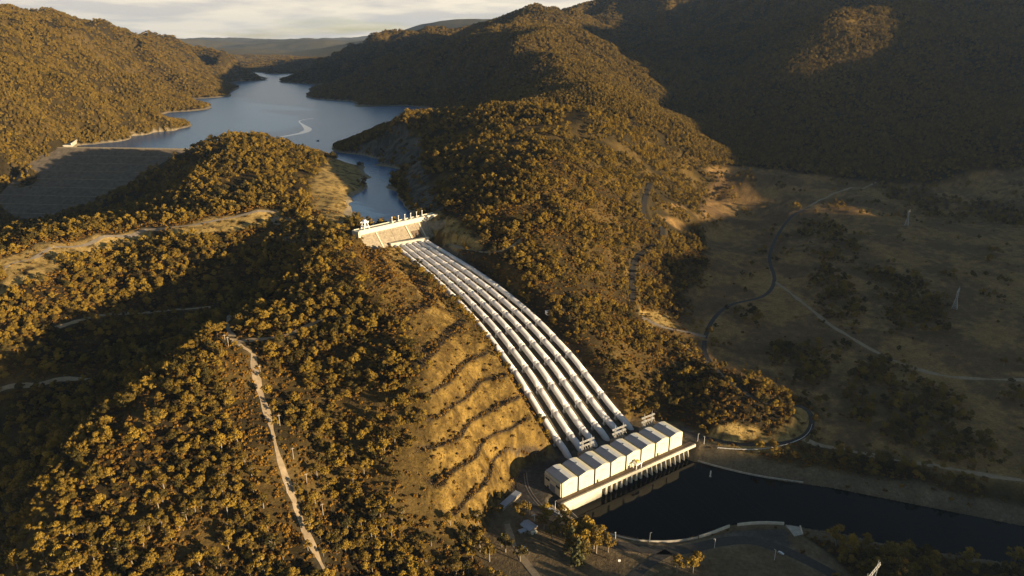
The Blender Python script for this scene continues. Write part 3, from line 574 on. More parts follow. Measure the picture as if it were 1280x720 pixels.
for j in range(18):
    x = 50 + j * 6.55; rk = 0 if j < 8 else 3.2
    wd = 2.4 if j < 8 else 1.25
    V = [(x - wd / 2, -1, -16), (x + wd / 2, -1, -16), (x + wd / 2, -7 - rk, -16), (x - wd / 2, -7 - rk, -16), (x - wd / 2, -1, -1.45), (x + wd / 2, -1, -1.45), (x + wd / 2, -6.9, -1.45), (x - wd / 2, -6.9, -1.45)]
    add_mesh('pier', V, [(0, 1, 2, 3), (7, 6, 5, 4), (1, 0, 4, 5), (2, 1, 5, 6), (3, 2, 6, 7), (0, 3, 7, 4)], 'pale_concrete', ps)
t = thing('deck_crane', 'small pale gate crane standing on the deck before the cream hall', 'crane', pl_(92, -4, 0), prz)
for sx in (-1, 1):
    for sy in (-1, 1): MB().box(sx * 3.2 - .35, sx * 3.2 + .35, sy * 2.2 - .35, sy * 2.2 + .35, 0, 5.5).build('leg', 'white_paint', t)
MB().box(-4, 4, -2.8, 2.8, 5.5, 6.8).build('bridge', 'white_paint', t); MB().box(-1.6, 1.6, -1.4, 1.4, 6.8, 8.6).build('winch', 'yellow_paint', t); MB().box(4, 6.4, -.8, .8, 3.8, 5.6).build('cab', 'white_paint', t)
GL = ["steel line gantry nearest the terraced bank behind the cream hall", "middle steel line gantry of the three behind the cream hall", "steel line gantry farthest from the terraced bank behind the cream hall"]
for i, x in enumerate((58, 101, 142)):
    t = thing('line_gantry', GL[i], 'gantry', pl_(x, 33, 0), prz, 'steel line gantries behind the hall')
    MB().box(-9, 9, -3, 3, -1, 12).build('transformer_bay', 'old_concrete', t)
    for sx in (-5.4, 5.4):
        mb = MB()
        for ax in (-.9, .9):
            for ay in (-.9, .9): mb.tube((sx + ax, ay, 12), (sx + ax * .6, ay * .6, 24), .2, .18, 5)
        for z in range(12, 24, 2):
            mb.tube((sx - .9, -.9, z), (sx + .8, -.8, z + 2), .12, k=4); mb.tube((sx + .9, .9, z), (sx - .8, .8, z + 2), .12, k=4)
        mb.tube((sx, 0, 24), (sx, 0, 29), .4, .12, 5); po = mb.build('post', 'steel', t)
    for z in (18.5, 23.2):
        mb = MB(); mb.box(-9.5, 9.5, -.45, -.2, z, z + .4); mb.box(-9.5, 9.5, .2, .45, z + .9, z + 1.3)
        for j in range(-9, 9, 2): mb.tube((j, -.3, z + .2), (j + 2, .3, z + 1.1), .14, k=4)
        mb.build('crossbeam', 'steel', t)
    for j in (-8, -3, 0, 3, 8): MB().tube((j, -.5, 18.5), (j, -2.6, 16.2), .28, .28, 6).build('insulator', 'concrete', t)
# conductors from the gantries across the pond
def wire(a, b, sag, name, lab, grp):
    a = Vector(a); b = Vector(b); P = [a.lerp(b, i / 24) - Vector((0, 0, sag * 4 * (i / 24) * (1 - i / 24))) for i in range(25)]
    mb = MB(); [mb.tube(P[i], P[i + 1], .03, k=4, caps=False) for i in range(24)]; o = mb.build(name, 'dark_steel'); tag(o, lab, 'wire', grp)
for i, x in enumerate((58, 101, 142)):
    for j in (-7, 0, 7): wire(pl_(x + j, 33, 23.5), at_z(1000 + i * 60 + j * 2, 760, 46), 8, 'power_line', 'thin overhead power line crossing the black pond', 'power lines over the pond')
# ------------------------------------------------------------------ rockfill dam and spillway
DA, DB = at_z(60, 183.5, 155), at_z(258, 186.5, 155); dv = DB - DA; dl = np.linalg.norm(dv); drz = math.atan2(dv[1], dv[0])
dam = thing('rockfill_dam', 'wide stepped rockfill dam in half shade at the left, holding the lake', 'dam', DA, drz)
pr = [(0, -2.5), (0, 0), (-12, 0)]; y, z = -12, 0
for b in range(10): y -= 25; z -= 14.2; pr.append((y, z)); y -= 3.2; pr.append((y, z))
for j in range(1, len(pr) - 2, 1):
    (y0, z0), (y1, z1) = pr[j + 1], pr[j + 2] if j + 2 < len(pr) else pr[j + 1]
    nx = 40; V = []; F = []
    for r_, (yy, zz) in enumerate(((y0, z0), (y1, z1))):
        for c in range(nx + 1): V.append((dl * c / nx, yy + (RNG.uniform(-.8, .8)), zz))
    for c in range(nx): F.append((c, nx + 1 + c, nx + 2 + c, c + 1))
    if abs(z1 - z0) > 1: add_mesh('rock_face', V, [f[::-1] for f in F], 'rock_fill', dam)
    elif j > 1: add_mesh('berm', V, [f[::-1] for f in F], 'dirt', dam)
MB().box(0, dl, -12, 0, -3, .05).build('crest_road', 'gravel', dam); MB().box(0, dl, -.6, .5, -12, 1.0).build('parapet', 'old_concrete', dam)
MB().box(0, dl, -12.3, -11.8, -1, .9).build('parapet', 'old_concrete', dam)
sp = np.array([at_z(73, 184, 154), at_z(93, 172.5, 154), at_z(103, 174, 154), at_z(90, 184, 154)]); c0 = sp.mean(0)
t = thing('spillway', 'pale concrete spillway slab at the far left end of the rockfill dam', 'spillway', c0)
V = [tuple(v - c0) for v in sp]; V += [(a, b, c + 5) for a, b, c in V]
add_mesh('chute', V, [(3, 2, 1, 0), (4, 5, 6, 7), (0, 1, 5, 4), (1, 2, 6, 5), (2, 3, 7, 6), (3, 0, 4, 7)], 'pale_concrete', t)
for a, b in ((4, 5), (7, 6)):
    v0, v1 = Vector(V[a]), Vector(V[b]); dd = (v1 - v0).normalized(); s_ = Vector((-dd.y, dd.x, 0))
    MB().add([v0 + s_ * x + Vector((0, 0, z)) for z in (0, 5) for x in (-1, 1)] + [v1 + s_ * x + Vector((0, 0, z)) for z in (0, 5) for x in (-1, 1)], [(0, 1, 3, 2), (4, 6, 7, 5), (0, 2, 6, 4), (1, 5, 7, 3), (2, 3, 7, 6), (0, 4, 5, 1)]).build('side_wall', 'pale_concrete', t)
# ------------------------------------------------------------------ pond walls, ramp, guard rail
def wall_along(name, px, z, hgt, thick, m_, lab, cat, seg='wall_length', sink=1.2, grp=None):
    P = densify(np.array([at_z(a, b, z) for a, b in nums(px, 2)]), 9.0); t = thing(name, lab, cat, P[0], group=grp)
    for a, b in zip(P[:-1], P[1:]):
        d = b - a; l = np.linalg.norm(d); o = MB().box(0, l - .04, -thick / 2, thick / 2, -sink, hgt).build(seg, m_, t); o.location = Vector(a - P[0]); o.rotation_euler.z = math.atan2(d[1], d[0])
    return t
wall_along('parapet_wall', "706 632 722 648 745 661.5 770 670 795 675.5 830 677 855 675 872 672", 7, 1.0, .6, 'concrete', 'curved pale concrete parapet between the yard road and the black pond', 'wall')
wall_along('parapet_wall', "874 671 890 666 905 660 912 657.5", 7, 1.3, 1.0, 'pale_concrete', 'short pale parapet curving out towards the pond inlet, left of the dark asphalt apron', 'wall')
wall_along('parapet_wall', "922 656 940 654 960 653.5 980 654.5", 7, 1.3, 1.0, 'pale_concrete', 'straight pale parapet along the pond edge beside the boat ramp', 'wall')
wall_along('quay_wall', "872 577 905 586 940 594 975 600 1004 604", -5, 1.6, 1.0, 'concrete', 'low grey concrete wall at the water line under the right bank of the pond', 'wall', sink=3)
rp = np.array([at_z(982, 656.5, 6.5), at_z(1000, 659, 5.8), at_z(1003, 668, 6.8), at_z(993, 671, 7.2)]); c0 = rp.mean(0)
t = thing('boat_ramp', 'pale concrete boat ramp slab beside the pond parapet', 'ramp', c0)
V = [tuple(v - c0 + np.array([0, 0, .5])) for v in rp]; V += [(a, b, c - 2) for a, b, c in V]
add_mesh('slab', V, [(0, 3, 2, 1)[::-1], (4, 5, 6, 7)[::-1], (0, 1, 5, 4)[::-1], (1, 2, 6, 5)[::-1], (2, 3, 7, 6)[::-1], (3, 0, 4, 7)[::-1]], 'concrete', t)
d = rp[2] - rp[1]; o = MB().box(0, np.linalg.norm(d), -.5, .5, -1, 2.0).build('side_wall', 'pale_concrete', t); o.location = Vector(rp[1] - c0); o.rotation_euler.z = math.atan2(d[1], d[0])
P = densify(hits("897 561 925 563 952 562 978 558 1000 550 1011 541 1015 531"), 4.0)
t = thing('guard_rail', 'white guard rail round the outer edge of the hairpin bend', 'guard rail', P[0])
for a, b in zip(P[:-1], P[1:]):
    d = b - a; l = np.linalg.norm(d); o = MB().box(0, l, -.12, .12, .55, 1.15).build('rail', 'white_paint', t); o.location = Vector(a - P[0]) + Vector((0, 0, .3)); o.rotation_euler.z = math.atan2(d[1], d[0])
    MB().box(-.1, .1, -.1, .1, -.6, 1.2).build('post', 'white_paint', t).location = Vector(a - P[0])
p = at_z(888, 594, -3.5); t = thing('gauge_board', 'small white water gauge on the concrete wall under the right bank', 'gauge', p)
MB().box(-.5, .5, -.2, .2, -1.5, 5).build('board', 'white_paint', t); MB().box(-.9, .9, -1.2, 1.2, -2, -1).build('foot', 'concrete', t)
# ------------------------------------------------------------------ yard: buildings, vehicles, lamps
def shed(name, lab, cat, p, rz, L, W, Hh, wall_m, roof_m, win=True):
    t = thing(name, lab, cat, p, rz)
    MB().box(-L / 2, L / 2, -W / 2, W / 2, -.5, Hh).build('wall', wall_m, t)
    MB().prism([(-W / 2 - .5, Hh - .1), (W / 2 + .5, Hh - .1), (W / 2 + .5, Hh + .15), (0, Hh + W * .22), (-W / 2 - .5, Hh + .15)], -L / 2 - .5, L / 2 + .5).build('roof', roof_m, t).rotation_euler.z = math.pi / 2
    if win:
        for x in (-L * .3, L * .3): MB().box(x - .8, x + .8, -W / 2 - .06, -W / 2 + .05, 1, 2.2).build('window', 'glass', t)
    MB().box(-.55, .55, -W / 2 - .07, -W / 2 + .05, -.4, 2.1).build('door', 'dark_steel', t); return t
def ang(a, b, z=7): d = at_z(*b, z) - at_z(*a, z); return math.atan2(d[1], d[0])
shed('site_office', 'small house with a blue-grey roof among the park trees below the cream hall', 'house', at_z(661, 661, 7), ang((655, 655), (668, 664)), 11, 9, 3.6, 'old_concrete', 'roof_blue')
shed('garden_shed', 'little shed with a bright pale blue roof beside the blue-grey roofed house', 'shed', at_z(653, 666, 7), ang((648, 668), (658, 664)), 6, 3.6, 2.6, 'old_concrete', 'roof_blue', False)
shed('pump_hut', 'tiny cream hut at the right of the blue-grey roofed house', 'hut', at_z(667, 667, 7), ang((662, 668), (672, 665)), 4.5, 2.6, 2.4, 'wall_cream', 'wall_cream', False)
a_, b_ = at_z(625, 638, 7), at_z(648, 618, 7); d = b_ - a_; Ls = np.linalg.norm(d)
t = thing('car_shelter', 'long open shelter with a pale blue-grey roof at the toe of the terraced bank', 'shelter', (a_ + b_) / 2, math.atan2(d[1], d[0]))
for k in range(6): 
    for y in (-2.4, 2.4): MB().box(-Ls / 2 + 1 + k * (Ls - 2) / 5 - .12, -Ls / 2 + 1 + k * (Ls - 2) / 5 + .12, y - .12, y + .12, -.4, 3).build('post', 'steel', t)
for k in range(6): MB().box(-Ls / 2 + k * Ls / 6 + .05, -Ls / 2 + (k + 1) * Ls / 6 - .05, -3.2, 3.2, 3.0 + .02 * (k % 2), 3.3).build('roof_sheet', 'roof_blue', t)
MB().box(-Ls / 2, Ls / 2, -3.1, -2.9, 0, 2.9).build('back_wall', 'old_concrete', t)
def vehicle(name, lab, cat, p, rz, L, W, Hh, paint, bus=False):
    t = thing(name, lab, cat, p, rz)
    if bus:
        MB().prism([(-L / 2, .5), (L / 2, .5), (L / 2, 1.4), (L / 2 - .25, Hh - .2), (L / 2 - .6, Hh), (-L / 2 + .3, Hh), (-L / 2, Hh - .3)], -W / 2, W / 2).build('body', paint, t)
        for s in (-1, 1): MB().box(-L / 2 + .5, L / 2 - .8, s * W / 2 - .03, s * W / 2 + .03, 1.5, 2.5).build('window', 'glass', t)
        MB().box(L / 2 - .15, L / 2 + .03, -W / 2 + .2, W / 2 - .2, 1.4, 2.5).build('windscreen', 'glass', t); MB().box(-1.5, 1.5, -.7, .7, Hh, Hh + .25).build('roof_hatch', 'roof_sheet', t)
    else:
        MB().prism([(-L / 2, .35), (L / 2, .35), (L / 2, .8), (L / 2 - 1.1, .95), (L / 2 - 1.8, Hh), (-L / 2 + .8, Hh), (-L / 2 + .1, .95)], -W / 2, W / 2).build('body', paint, t)
        for s in (-1, 1): MB().prism([(-L / 2 + .6, .98), (L / 2 - 1.3, .98), (L / 2 - 1.95, Hh - .1), (-L / 2 + .95, Hh - .1)], s * W / 2 - .02, s * W / 2 + .02).build('window', 'glass', t)
    r = .5 if bus else .32
    for x in (-L * .3, L * .32):
        for s in (-1, 1): MB().tube((x, s * (W / 2 - .22), r), (x, s * (W / 2 + .03), r), r, k=12).build('wheel', 'rubber', t)
    return t
vehicle('coach', 'long white coach parked on the yard road below the cream hall', 'bus', at_z(693, 642.5, 7.3), ang((683, 638), (702, 647)), 16, 2.8, 3.6, 'white_paint', True)
vehicle('parked_car', 'white estate car parked on the lane in the shade left of the park trees', 'car', at_z(656, 686.5, 7.3), ang((651, 684), (660, 690)), 5.4, 2.0, 1.7, 'white_paint')
vehicle('parked_car', 'small pale car at the bend of the yard road near the right parapet', 'car', at_z(976, 692, 7.4), ang((960, 684), (990, 697)), 4.8, 1.9, 1.5, 'white_paint')
p = at_z(668, 652, 7); t = thing('winch_mast', 'short white mast with a crossbar right of the blue-grey roofed house', 'mast', p, .3)
MB().tube((0, 0, -.5), (0, 0, 7), .35, .3, 6).build('post', 'white_paint', t); MB().box(-2.6, 1.2, -.3, .3, 6.6, 7.3).build('crossbar', 'white_paint', t)
LP = [((662, 643), 12.5, 'in the dark yard below the terraced bank'), ((694, 636), 8, 'behind the white coach'), ((769, 677), 9.5, 'on the yard road nearest the park trees'), ((812, 677.5), 9, 'at the road fork beside the curved parapet'),
      ((893, 685), 9, 'opposite the short parapet on the yard road'), ((968, 700), 9.5, 'on the yard road left of the boat ramp verge'), ((872, 552), 9, 'at the right end of the hall deck'), ((880, 555), 9, 'on the road just beyond the hall deck end')]
for (q, h_, w) in LP:
    t = thing('lamp_post', 'slim pale lamp post ' + w, 'lamp post', Vector(at_z(*q, 7)), random.uniform(0, 6), 'lamp posts round the yard')
    MB().tube((0, 0, -.5), (0, 0, h_), .22, .14, 6).build('post', 'white_paint', t); MB().box(-.2, 1.6, -.2, .2, h_, h_ + .25).build('lamp_head', 'steel', t)
p = at_z(774, 704, 7); t = thing('road_sign', 'small white sign on the grass in front of the park trees', 'sign', p); MB().tube((0, 0, -.3), (0, 0, 2.2), .1, k=6).build('post', 'steel', t); MB().box(-1, 1, -.08, .08, 1.6, 3.6).build('board', 'white_paint', t)
shed('hillside_hut', 'white hut among trees on the slope right of the white pipes', 'hut', hit(687, 393), .3, 9, 6, 3.4, 'white_paint', 'roof_white')
for k, off in enumerate((0, 3)):
    P = densify(np.array([at_z(a + off, b - off * .4, 7) for a, b in nums("655 592 657 606 664 620 676 634 692 645", 2)]), 4.0)
    tag(strip('crane_rail', P, .35, 'gravel', .3), kind='structure')
# ------------------------------------------------------------------ pylons and poles
def pylon(p, hgt, rz, lab):
    t = thing('power_pylon', lab, 'pylon', p, rz); b = hgt * .11; w1 = hgt * .028; zw = hgt * .55
    for sx in (-1, 1):
        for sy in (-1, 1): MB().tube((sx * b, sy * b, -1), (sx * w1, sy * w1, zw), .26, .2, 5).build('leg', 'steel', t)
    mb = MB()
    for i in range(7):
        f0, f1 = i / 7, (i + 1) / 7; r0 = b + (w1 - b) * f0; r1 = b + (w1 - b) * f1
        for sx, sy, ex, ey in ((-1, -1, 1, -1), (1, -1, 1, 1), (1, 1, -1, 1), (-1, 1, -1, -1)):
            mb.tube((sx * r0, sy * r0, zw * f0), (ex * r1, ey * r1, zw * f1), .11, k=4); mb.tube((ex * r0, ey * r0, zw * f0), (sx * r1, sy * r1, zw * f1), .11, k=4)
    mb.build('bracing', 'steel', t)
    for s in (-1, 1):
        mb = MB()
        for e in (-1, 1): mb.tube((s * w1, e * w1, zw), (s * hgt * .2, e * .8, hgt * .86), .22, .2, 5)
        for i in range(5): mb.tube((s * (w1 + (hgt * .2 - w1) * i / 5), -.9, zw + (hgt * .31) * i / 5), (s * (w1 + (hgt * .2 - w1) * (i + 1) / 5), .9, zw + hgt * .31 * (i + 1) / 5), .1, k=4)
        mb.tube((s * hgt * .2, 0, hgt * .86), (s * hgt * .24, 0, hgt), .2, .12, 5); mb.build('arm', 'steel', t)
    mb = MB(); w = hgt * .34
    for z, e in ((hgt * .85, -.6), (hgt * .85, .6), (hgt * .89, 0)): mb.tube((-w, e, z), (w, e, z), .2, k=5)
    for i in range(16): mb.tube((-w + 2 * w * i / 16, -.6 if i % 2 else .6, hgt * .85), (-w + 2 * w * (i + 1) / 16, 0, hgt * .89), .09, k=4)
    mb.build('crossbeam', 'steel', t)
    for x in (-w, 0, w): MB().tube((x, 0, hgt * .85), (x, 0, hgt * .77), .2, k=5).build('insulator', 'concrete', t)
    return t
pt = at_y(1092, 708, 395); g = float(hz(pt[0], 395)); pylon((pt[0], 395, g), pt[2] - g, .75, 'pale lattice pylon cut off by the bottom edge, right of the pond')
p = hit(1193, 386); pylon(p, 33, .9, 'faint lattice pylon standing on the shaded grassland above the gravel road')
p = hit(1133, 282); pylon(p, 32, .9, 'small faint lattice pylon far up the shaded grassland')
PO = [("282 431", "at the left end of the ridge clearing"), ("286 434", "second from the left at the ridge clearing"), ("326 470", "right of the top of the dirt track"), ("331 400", "above the ridge clearing in the trees"), ("350 532", "in the dark gully beside the upper dirt track"),
      ("367 574", "in the dark gully near the track's pale widening"), ("359 617", "with a crossarm right on the dirt track"), ("384 606", "in the dark gully below the crossarm pole"), ("404 644", "in the dark gully beside the lower track"), ("425 686", "lowest in the dark gully"), ("392 283", "at the edge of the cut bank left of the intake")]
for s, w in PO:
    q = hit(*map(float, s.split())); t = thing('power_pole', 'pale timber power pole ' + w, 'pole', q, .6, 'power poles along the dirt track')
    MB().tube((0, 0, -.5), (0, 0, 11), .26, .2, 6).build('post', 'wood_pole', t); MB().box(-1.5, 1.5, -.15, .15, 9.8, 10.1).build('crossarm', 'wood_pole', t)
# ------------------------------------------------------------------ boat and its wake
mat('wake', (.10, .16, .24), .06, .1, .02, spec=.6)
wk = densify(np.array([at_z(a, b, 150) for a, b in nums("352 171 366 168.5 378 166 385 162 380 157 374 152 380 149.5 392 148", 2)]), 10)
T_ = np.gradient(wk[:, :2], axis=0); T_ /= np.linalg.norm(T_, axis=1)[:, None]; V = []
for i, p in enumerate(wk):
    w = 7 + 5 * math.sin(i * .11) + RNG.uniform(-1, 1)
    V += [(p[0] - T_[i, 1] * w, p[1] + T_[i, 0] * w, 150.02), (p[0] + T_[i, 1] * w, p[1] - T_[i, 0] * w, 150.02)]
tag(add_mesh('water_wake', V, [(2 * i, 2 * i + 1, 2 * i + 3, 2 * i + 2) for i in range(len(wk) - 1)], 'wake'), kind='structure')
p = at_z(397.5, 176, 150); t = thing('motor_boat', 'tiny dark motor boat on the lake below the pale wake', 'boat', p, 1.0)
V = [(-5, -1.7, 1.3), (2, -1.7, 1.4), (6, 0, 1.7), (2, 1.7, 1.4), (-5, 1.7, 1.3), (-4.6, -1.2, -.3), (2, -1, -.3), (5, 0, .2), (2, 1, -.3), (-4.6, 1.2, -.3)]
add_mesh('hull', V, [(0, 1, 2, 3, 4), (9, 8, 7, 6, 5), (0, 5, 6, 1), (1, 6, 7, 2), (2, 7, 8, 3), (3, 8, 9, 4), (4, 9, 5, 0)], 'dark_steel', t); MB().prism([(-2, 1.4), (1.5, 1.4), (.8, 3), (-1.6, 3)], -1.1, 1.1).build('cabin', 'white_paint', t)
# ------------------------------------------------------------------ trees
def crown_mesh(name, seed, kind, leaves, size):
    r = np.random.default_rng(seed); V = []; F = []
    if kind == 'gum':
        nb = r.integers(13, 19); cs = []
        for b in range(nb):
            a = r.uniform(0, 6.28); rr = 4.3 * math.sqrt(r.uniform(0, 1)) * (1 - .25 * (b % 2)); cs.append((rr * math.cos(a), rr * math.sin(a) * r.uniform(.7, 1.1), 7.4 + r.uniform(-3.2, 4.2) * (1 - rr / 7), r.uniform(.8, 1.9)))
        cs.append((r.uniform(-.8, .8), r.uniform(-.8, .8), 10.6, 2.1))
    elif kind == 'shrub':
        cs = [(r.uniform(-1.1, 1.1), r.uniform(-1.1, 1.1), r.uniform(.6, 1.5), r.uniform(.7, 1.2)) for _ in range(5)]
    elif kind == 'poplar': cs = [(r.uniform(-.4, .4), r.uniform(-.4, .4), 2 + i * 1.25, max(.5, 1.5 * math.sin(math.pi * (i + 1.2) / 11.5))) for i in range(10)]
    elif kind == 'cypress': cs = [(r.uniform(-.5, .5), r.uniform(-.5, .5), 1.6 + i * 1.3, 3.0 * (1 - i / 10.5) + .3) for i in range(10)]
    tot = sum(c[3] ** 2 for c in cs)
    for (x, y, z, R_) in cs:
        k = max(6, int(leaves * R_ * R_ / tot))
        d = r.standard_normal((k, 3)); d /= np.linalg.norm(d, axis=1)[:, None]; d[:, 2] = np.where(d[:, 2] < -.45, -d[:, 2], d[:, 2])
        rad = R_ * r.uniform(.55, 1.08, k)[:, None]; p = d * rad * np.array([1, 1, .78]) + np.array([x, y, z])
        nrm = d + .55 * r.standard_normal((k, 3)); nrm /= np.linalg.norm(nrm, axis=1)[:, None]
        t = np.cross(nrm, r.standard_normal((k, 3))); t /= np.linalg.norm(t, axis=1)[:, None]; bt = np.cross(nrm, t)
        s = size * r.uniform(.6, 1.25, k)[:, None]; el = r.uniform(.6, 1.0, k)[:, None]
        q = np.stack([p - t * s, p - bt * s * el, p + t * s, p + bt * s * el], 1)
        for j in range(k):
            b0 = len(V); V += [tuple(v) for v in q[j]]; F.append((b0, b0 + 1, b0 + 2, b0 + 3))
    m = bpy.data.meshes.new(name); m.from_pydata(V, [], F); m.update()
    return m
def trunk_mesh(name, seed, hgt, r0, limbs):
    r = random.Random(seed); mb = MB(); top = Vector((r.uniform(-.5, .5), r.uniform(-.5, .5), hgt * .8)); mid = top * .5 + Vector((r.uniform(-.3, .3), r.uniform(-.3, .3), 0))
    mb.tube((0, 0, -1.2), mid, r0, r0 * .75, 7); mb.tube(mid, top, r0 * .75, r0 * .25, 7)
    for i in range(limbs):
        a = r.uniform(0, 6.28); f = r.uniform(.45, .95); s = mid.lerp(top, f); mb.tube(s - Vector((0, 0, 1)), s + Vector((math.cos(a) * 2.8, math.sin(a) * 2.8, r.uniform(.8, 2.2))), r0 * .4, r0 * .12, 5)
    m = bpy.data.meshes.new(name); m.from_pydata(mb.V, [], mb.F); m.update(); m.materials.append(bark); return m
GUM = [crown_mesh('crown', 20 + i, 'gum', 900, .46) for i in range(5)]; [m.materials.append(leaf_gum) for m in GUM]
TRK = [trunk_mesh('trunk', 40 + i, 11, .42, 5) for i in range(5)]
FARM = [crown_mesh('crown', 60 + i, 'gum', 150, 1.1) for i in range(3)]; [m.materials.append(leaf_far) for m in FARM]
SHR = [crown_mesh('bush', 80 + i, 'shrub', 70, .5) for i in range(3)]; [m.materials.append(leaf_scrub) for m in SHR]
POP = crown_mesh('crown', 91, 'poplar', 420, .42); POP.materials.append(leaf_mat('poplar_leaves', (.16, .16, .03), (.24, .22, .05)))
CYP = crown_mesh('crown', 92, 'cypress', 620, .6); CYP.materials.append(leaf_mat('cypress_leaves', (.035, .045, .018), (.075, .07, .024)))
PTR = trunk_mesh('trunk', 93, 9, .35, 2)
def obj_(name, me, parent=None, **k):
    o = bpy.data.objects.new(name, me); COL.objects.link(o)
    if parent: o.parent = parent
    return o
def plant(name, crown, trunk, p, sc, rz, label, cat='tree', group=None, sz=1.0):
    t = thing(name, label, cat, (p[0], p[1], float(hz(p[0], p[1])) - .2), rz, group); t.scale = (sc, sc, sc * sz)
    obj_('crown', crown, t); obj_('trunk', trunk, t); return t
def px_of(X, Y, Z):
    d = Y * math.cos(PITCH) - (Z - CH) * math.sin(PITCH); u = Y * math.sin(PITCH) + (Z - CH) * math.cos(PITCH); return 640 + CF * X / d, 360 - CF * u / d
def at_grid(A, x, y):
    fu = np.interp(x / y, gu, np.arange(len(gu))); fv = np.interp(np.log(y), gv, np.arange(len(gv))); return A[np.clip((fv + .5).astype(int), 0, nr - 1), np.clip((fu + .5).astype(int), 0, nc - 1)]
# groves on the open grassland
grove = np.maximum.reduce([region(s, 8) for s in ("962 438 1000 425 1045 440 1050 470 1010 482 975 478", "1030 330 1060 345 1075 385 1060 425 1030 400 1010 350", "998 272 1030 285 1075 310 1060 330 1010 320",
    "1100 232 1150 240 1200 250 1290 262 1290 290 1220 278 1150 268 1110 250", "1060 460 1120 440 1200 510 1265 580 1200 585 1120 560 1050 520", "880 220 930 212 950 232 905 245", "1080 330 1150 350 1190 400 1120 410")])
grove2 = grove * smooth(-.25, .25, fbm(GX / 35, GY / 35, 3) + .1)
dens = np.maximum(forest * smooth(-.62, -.18, fbm(GX / 55 + 9, GY / 55, 3) - .22 * (GX > -60) * (GY < 1500)), np.maximum(grove2, grass * (.02 + smooth(.3, .65, fbm(GX / 60 + 2, GY / 60, 3)) * .55)) * (1 - yardm) * (1 - wet) * smooth(0, 4, road_d))
def scatter(sp, ymin, ymax, D, umax=.95, thr=None):
    m = int((umax * (ymax ** 2 - ymin ** 2)) / (sp * sp)); Y = np.sqrt(RNG.uniform(ymin ** 2, ymax ** 2, m)); X = RNG.uniform(-umax, umax, m) * Y
    # thin out pairs that stand too close, on a hashed grid
    cell = sp * .8; key = np.floor(X / cell).astype(np.int64) * 100003 + np.floor(Y / cell).astype(np.int64); _, f = np.unique(key, return_index=True); X, Y = X[f], Y[f]
    ok = at_grid(D, X, Y) > RNG.uniform(0.02, 1, len(X)); return X[ok], Y[ok]
def gn_scatter(name, X, Y, Z, scl, rot, protos, label=None, zmax=9):
    me = bpy.data.meshes.new(name); me.vertices.add(len(X)); me.vertices.foreach_set('co', np.stack([X, Y, Z], -1).astype(np.float32).ravel())
    for nm, ty, arr in (('scl', 'FLOAT', scl), ('sclz', 'FLOAT', np.minimum(scl, zmax)), ('rot', 'FLOAT', rot), ('pick', 'INT', RNG.integers(0, len(protos), len(X)).astype(np.int32))):
        at = me.attributes.new(nm, ty, 'POINT'); at.data.foreach_set('value', arr.astype(np.int32 if ty == 'INT' else np.float32))
    o = bpy.data.objects.new(name, me); COL.objects.link(o); tag(o, kind='stuff', label=label)
    ng = bpy.data.node_groups.new(name, 'GeometryNodeTree'); ng.interface.new_socket('Geometry', in_out='INPUT', socket_type='NodeSocketGeometry'); ng.interface.new_socket('Geometry', in_out='OUTPUT', socket_type='NodeSocketGeometry')
    N, L = ng.nodes, ng.links; gi = N.new('NodeGroupInput'); go = N.new('NodeGroupOutput'); ip = N.new('GeometryNodeInstanceOnPoints'); jn = N.new('GeometryNodeJoinGeometry')
    for pr_ in reversed(protos):
        oi = N.new('GeometryNodeObjectInfo'); oi.inputs['Object'].default_value = pr_; oi.inputs['As Instance'].default_value = True; L.new(oi.outputs['Geometry'], jn.inputs[0])
    def att(nm, ty): a = N.new('GeometryNodeInputNamedAttribute'); a.data_type = ty; a.inputs['Name'].default_value = nm; return a.outputs['Attribute']
    cx = N.new('ShaderNodeCombineXYZ'); L.new(att('rot', 'FLOAT'), cx.inputs[2]); cs = N.new('ShaderNodeCombineXYZ'); sa = att('scl', 'FLOAT'); [L.new(sa, cs.inputs[i]) for i in range(2)]; L.new(att('sclz', 'FLOAT'), cs.inputs[2])
    L.new(gi.outputs[0], ip.inputs['Points']); L.new(jn.outputs[0], ip.inputs['Instance']); ip.inputs['Pick Instance'].default_value = True; L.new(att('pick', 'INT'), ip.inputs['Instance Index'])
    L.new(cx.outputs[0], ip.inputs['Rotation']); L.new(cs.outputs[0], ip.inputs['Scale']); L.new(ip.outputs[0], go.inputs[0])
    md = o.modifiers.new('scatter', 'NODES'); md.node_group = ng; return o
# near woodland
NX, NY = scatter(6.0, 330, 1750, dens); NZ = hz(NX, NY); NS = RNG.uniform(.5, 1.0, len(NX)) * RNG.choice([.8, 1, 1.3], len(NX)) * np.where(at_grid(grass, NX, NY) > .5, .95, 1); NR = RNG.uniform(0, 6.28, len(NX))
ppx, ppy = px_of(NX, NY, NZ + 6)
infr = (ppx > 6) & (ppx < 1274) & (ppy > 6) & (ppy < 714)
order = np.argsort(np.where(infr, NX ** 2 + NY ** 2 + (NZ - CH) ** 2 - 1e5 * (NS - .9), 1e12)); pick = order[:225]
protos_c = []; protos_t = []
for j, i in enumerate(pick):
    v = j % 5; x_ = ppx[i]
    if x_ < np.interp(ppy[i], [430, 720], [300, 400]): lb, gp = 'golden-bronze gum tree in the dense bush left of the dirt track', 'gum trees left of the dirt track'
    elif x_ < 600: lb, gp = 'golden-bronze gum tree between the dirt track and the terraced bank', 'gum trees right of the dirt track'
    else: lb, gp = 'gum tree on the shaded spur at the bottom right beside the pond', 'gum trees on the bottom right spur'
    t = plant('gum_tree', GUM[v], TRK[v], (NX[i], NY[i]), NS[i], NR[i], lb, group=gp)
    if j < 5: protos_c.append(t.children[0])
keep = np.ones(len(NX), bool); keep[pick] = False
gn_scatter('woodland', NX[keep], NY[keep], NZ[keep] - .2, NS[keep], NR[keep], protos_c)
